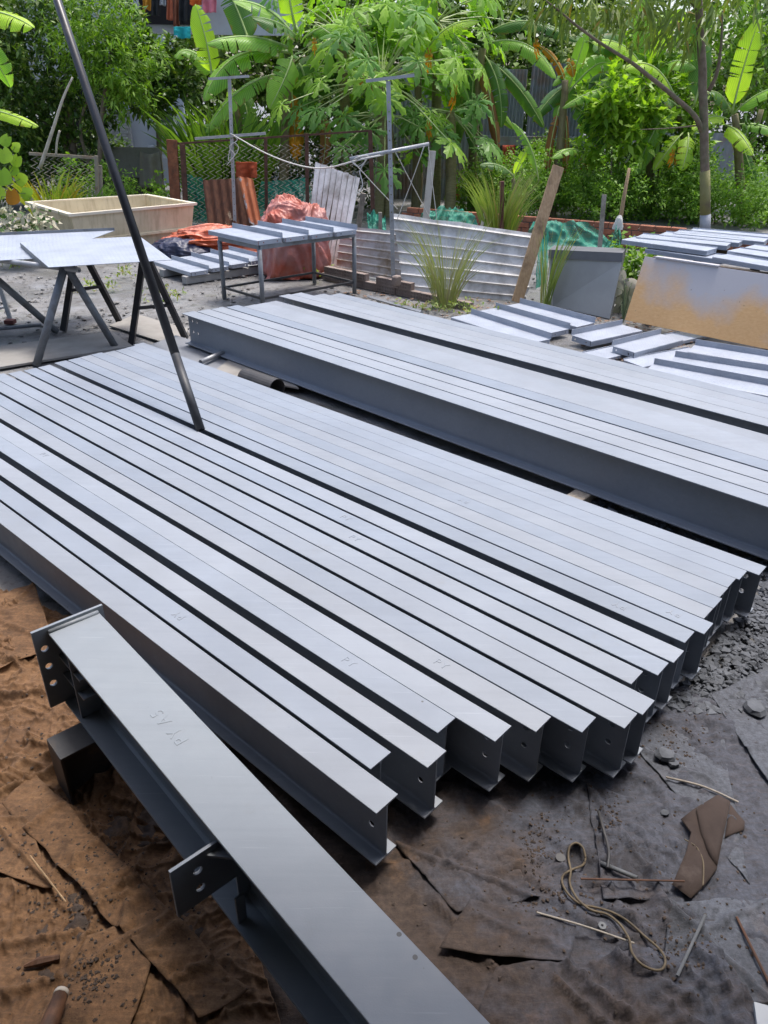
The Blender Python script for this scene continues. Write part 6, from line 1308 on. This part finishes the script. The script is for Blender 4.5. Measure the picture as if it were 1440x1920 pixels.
banana('banana plant with upright bright leaves at the right edge', (1385, 400), Y, [(((1392, 430, Y), (1385, 300, Y), (1378, 215, Y)), .10, .06), (((1305, 430, Y + .5), (1290, 300, Y + .5), (1265, 190, Y + .5)), .09, .05)], [
 ((1372, 215, Y), (1390, 130, Y - .1), (1424, 35, Y - .1), .21, 'y', 'c', .2), ((1375, 215, Y), (1420, 165, Y - .3), (1480, 160, Y - .5), .2, 'g', 'u', .4), ((1365, 225, Y), (1330, 205, Y - .3), (1300, 245, Y - .5), .15, 'y', 'u', .3), ((1360, 235, Y), (1390, 240, Y - .6), (1412, 292, Y - .9), .17, 'y', 'u', .5), ((1370, 210, Y), (1350, 160, Y - .2), (1322, 175, Y - .3), .2, 'd', 'u', .4), ((1380, 235, Y), (1430, 225, Y - .3), (1470, 260, Y - .4), .16, 'g', 'u', .4),
 ((1268, 190, Y + .3), (1230, 90, Y + .2), (1170, 130, Y), .25, 'y', 'u', .4), ((1265, 195, Y + .3), (1225, 230, Y), (1190, 330, Y - .1), .2, 'g', 'l', .4), ((1280, 250, Y), (1260, 270, Y - .2), (1225, 320, Y - .2), .13, 'y', 'c', .4), ((1290, 250, Y), (1295, 270, Y - .3), (1278, 320, Y - .4), .17, 'y', 'c', .4), ((1300, 200, Y + .2), (1330, 120, Y + .3), (1300, 40, Y + .3), .22, 'd', 'c', .2), ((1285, 260, Y - .1), (1280, 280, Y - .1), (1265, 310, Y - .1), .07, 'o', 'c', .6), ((1270, 200, Y + .3), (1240, 170, Y), (1205, 190, Y), .2, 'd', 'u', .4), ((1375, 220, Y + .2), (1400, 300, Y), (1420, 350, Y), .15, 'd', 'c', .4)])
Y = 16.2
banana('banana plant with broad pale leaves beside the slim tree trunk', (1215, 400), Y, [(((1218, 430, Y), (1220, 280, Y), (1215, 150, Y)), .10, .06)], [
 ((1215, 150, Y), (1180, 60, Y - .2), (1110, 80, Y - .5), .22, 'y', 'u', .4), ((1215, 150, Y), (1240, 60, Y - .1), (1285, 20, Y - .2), .20, 'y', 's', .2), ((1218, 150, Y), (1265, 90, Y - .4), (1305, 130, Y - .6), .22, 'g', 'u', .4), ((1212, 150, Y), (1150, 120, Y - .4), (1115, 180, Y - .6), .2, 'g', 'u', .5), ((1215, 160, Y), (1250, 180, Y - .4), (1262, 250, Y - .5), .19, 'y', 'c', .4), ((1212, 160, Y), (1185, 190, Y - .3), (1165, 260, Y - .4), .2, 'y', 'l', .4), ((1215, 145, Y), (1200, 60, Y + .2), (1215, -20, Y + .2), .2, 'g', 'c', .2)])
Y = 16.0
banana('banana plant with bright leaves right behind the papaya stalks', (780, 400), Y, [(((778, 430, Y), (782, 280, Y), (785, 120, Y)), .10, .06)], [
 ((785, 120, Y), (830, 30, Y - .2), (900, 40, Y - .4), .22, 'y', 'u', .4), ((785, 120, Y), (740, 40, Y + .2), (690, 10, Y + .2), .22, 'g', 'c', .3), ((785, 125, Y), (850, 110, Y - .3), (880, 190, Y - .4), .18, 'g', 'u', .5), ((783, 120, Y), (790, 40, Y), (810, -40, Y), .2, 'y', 'c', .2)])
Y = 11.8
banana('banana leaves reaching in from beyond the left edge', (-60, 420), Y, [(((-70, 470, Y), (-66, 250, Y), (-60, 60, Y)), .10, .07)], [((-60, 20, Y), (10, 15, Y - .2), (62, 52, Y - .3), .19, 'y', 'u', .4), ((-60, 200, Y), (10, 205, Y - .1), (72, 238, Y - .2), .12, 'y', 'u', .3), ((-65, 60, Y), (-20, 80, Y), (20, 165, Y + .2), .16, 'g', 'c', .4)])
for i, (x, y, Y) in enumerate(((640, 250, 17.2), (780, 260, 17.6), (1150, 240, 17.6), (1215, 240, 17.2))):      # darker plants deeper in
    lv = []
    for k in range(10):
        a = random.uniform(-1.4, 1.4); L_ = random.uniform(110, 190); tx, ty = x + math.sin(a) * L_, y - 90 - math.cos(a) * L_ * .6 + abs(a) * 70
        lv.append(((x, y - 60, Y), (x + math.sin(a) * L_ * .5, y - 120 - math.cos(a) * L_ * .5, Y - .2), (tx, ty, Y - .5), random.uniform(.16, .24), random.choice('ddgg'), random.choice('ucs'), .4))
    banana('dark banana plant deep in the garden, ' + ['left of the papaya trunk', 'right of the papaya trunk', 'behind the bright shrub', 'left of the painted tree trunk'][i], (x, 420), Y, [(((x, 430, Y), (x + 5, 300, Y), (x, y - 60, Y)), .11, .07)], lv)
# yellow dead fruit leaves hang in the papaya; green banana bunch on the right
root = thing('banana_bunch', 'small green banana bunch hanging at the right edge plant', 'fruit', A(1400, 230, 15.2))
for k in range(26):
    a = random.random() * 6.28; z = random.uniform(0, .42); c_ = A(1403, 260, 15.15) + V((math.cos(a) * .07, math.sin(a) * .07, .25 - z)); e = c_ + V((math.cos(a) * .07, math.sin(a) * .07, .07)); mb = MB(); mb.tube([c_, lerp(c_, e, .5) + V((math.cos(a), math.sin(a), 0)) * .015, e], [.012, .02, .008], 6); part('finger', mb, lm_weed, root, True)
mb = MB(); mb.tube([A(1398, 215, 15.2), A(1403, 290, 15.15)], .015, 6); part('stalk', mb, m_rib, root)
mb = MB(); mb.tube(smooth_path([A(1397, 350, 16), A(1405, 290, 16), A(1428, 205, 16)], 4), .05, 8); single('young_trunk', mb, m_ptr, 'slim pale trunk at the far right edge', 'trunk', A(1397, 350, 16), smooth=True)
# ------------------------------------------------------------------ papaya trees
def papaya_leaf_mesh(seed):
    rs = random.Random(seed); mb = MB(); R_ = 1.0
    lobes = [(-2.45, .55), (-1.6, .78), (-.8, .95), (0, 1.05), (.8, .95), (1.6, .78), (2.45, .55)]
    for a0, L_ in lobes:
        out = [(.12, -.38), (.30, -.22), (.42, -.30), (.58, -.36), (.60, -.17), (.74, -.21), (.84, -.22), (.84, -.08), (1.0, 0), (.84, .08), (.84, .22), (.74, .21), (.60, .17), (.58, .36), (.42, .30), (.30, .22), (.12, .38)]
        vs = [V((0, 0, 0))]; curl = rs.uniform(.2, .5)
        mid = [V((math.cos(a0) * r_ * L_, math.sin(a0) * r_ * L_, 0)) for r_ in (.35, .7)]
        for r_, da in out:
            a = a0 + da * rs.uniform(.85, 1.15); r2 = r_ * L_ * rs.uniform(.92, 1.08); z = -curl * r2 * r2 - .10 * abs(da) * r2 + .02
            vs.append(V((math.cos(a) * r2, math.sin(a) * r2, z)))
        m_ = len(out); vs += [p + UP * (-curl * p.length_squared + .05) for p in mid]; m1, m2 = m_ + 1, m_ + 2
        f = []
        for j in range(1, m_):
            hub = 0 if j in (1, m_ - 1) else (m1 if (j in (2, 3, 4) or j in (m_ - 2, m_ - 3, m_ - 4)) else m2)
            f.append((hub, j, j + 1))
        f += [(0, 2, m1), (0, m1, m_ - 1), (m1, 5, m2), (m1, m2, m_ - 4)]
        mb.add(vs, f)
    return mb.mesh('leaf')
PL = [papaya_leaf_mesh(i) for i in range(4)]; PLd = [me.copy() for me in PL]
for me in PL: me.materials.append(lm_pap)
for me in PLd: me.materials.append(lm_papd)
def papaya(label, crowns, trunks, Y, group='papaya trees'):
    b_ = A(*trunks[0][0][:2], Y); root = thing('papaya_tree', label, 'papaya tree', b_, group)
    for tr in trunks: trunk([A(x, y, Y + dz) for x, y, dz in tr], (.115, .085), m_ptr, root, n=12)
    for cx, cy, n, rmin, rmax, amin, amax, deep in crowns:
        c_ = A(cx, cy, Y)
        for i in range(n):
            az = 2 * math.pi * (i * .618 + random.uniform(-.05, .05)); el = random.uniform(amin, amax); L_ = random.uniform(rmin, rmax)
            d = V((math.cos(az) * math.cos(el), math.sin(az) * math.cos(el), math.sin(el)))
            e = c_ + d * L_ - UP * (.12 * L_); s_ = random.uniform(.34, .50)
            o = link('leaf', (PLd if (deep or random.random() < .25) else PL)[i % 4], None, root, e - b_); o.scale = (s_, s_, s_)
            nrm = (V((d.x, d.y, 0)) * .55 + UP * .85 + V((0, -.25, 0)) + V((random.gauss(0, .25), random.gauss(0, .25), 0))).normalized(); xx = (d - nrm * d.dot(nrm)).normalized(); yy_ = nrm.cross(xx)
            o.rotation_euler = Matrix((xx, yy_, nrm)).transposed().to_euler()
            mb = MB(); mb.tube([c_, lerp(c_, e, .5) + UP * .05 * L_, e], [.014, .011, .006], 5)
            q = link('petiole', mb.mesh('petiole', e), m_pet, o); q.matrix_parent_inverse = Matrix.LocRotScale(None, o.rotation_euler, o.scale).inverted()
    return root
papaya('twin trunked papaya tree with spreading lobed leaves in the middle', [(715, 150, 58, .7, 1.9, -.5, 1.0, False), (722, 215, 18, .6, 1.3, -.7, .1, True)], [((706, 430, 0), (716, 300, 0), (716, 150, 0)), ((726, 430, .12), (731, 300, .12), (722, 180, .12))], 15.4)
papaya('papaya tree with feathery bright leaves behind the twin trunked one', [(640, 60, 40, .6, 1.6, -.6, .9, False), (820, 40, 40, .6, 1.6, -.6, .9, False)], [((650, 430, 0), (648, 250, 0), (640, 60, 0)), ((815, 430, .2), (818, 250, .2), (820, 40, .2))], 16.4)
papaya('small papaya with drooping dark leaves near the shed wall', [(845, 210, 18, .5, 1.0, -.8, .4, True)], [((842, 430, 0), (846, 320, 0), (845, 210, 0))], 15.6)
import bmesh
def drybits(label, px, py, Y, n, s_, mat):
    c_ = A(px, py, Y); me = PL[n % 4].copy(); bm = bmesh.new(); bm.from_mesh(me); bmesh.ops.remove_doubles(bm, verts=bm.verts, dist=.002); bm.to_mesh(me); bm.free(); me.materials.clear(); me.name = 'withered_leaf'
    o = link('withered_leaf', me, mat, None, c_); k = .26 * s_; o.scale = (k, k * .33, k); o.rotation_euler = (random.uniform(-.3, .3), math.pi / 2 + random.uniform(-.3, .3), -math.pi / 2 + random.uniform(-.5, .5)); tag(o, label, 'leaf', 'withered yellow leaves')
for a in (('golden withered leaf in the middle of the papaya leaves', 680, 150, 14.9, 30, 1.0, lm_gold), ('brown gold withered leaf at the papaya stalks', 700, 160, 14.8, 16, .8, lm_dry), ('orange withered leaf high in the papaya', 805, 105, 14.8, 34, 1.1, lm_gold), ('yellowing papaya leaf right of the trunk', 853, 175, 14.7, 44, 1.2, lm_gold), ('bright yellow hanging leaf beside the pale stake', 803, 240, 14.6, 30, 1.0, lm_gold), ('yellow withered leaf at the top of the papaya', 590, 80, 14.8, 12, .7, lm_gold), ('orange withered leaf above the tin shed', 1005, 85, 15.6, 30, 1.0, lm_gold), ('yellow hanging leaf behind the chain link fence', 553, 270, 14.9, 40, 1.3, lm_gold), ('orange withered leaf low in the right hand bananas', 1262, 290, 14.8, 24, .9, lm_gold)): drybits(*a)
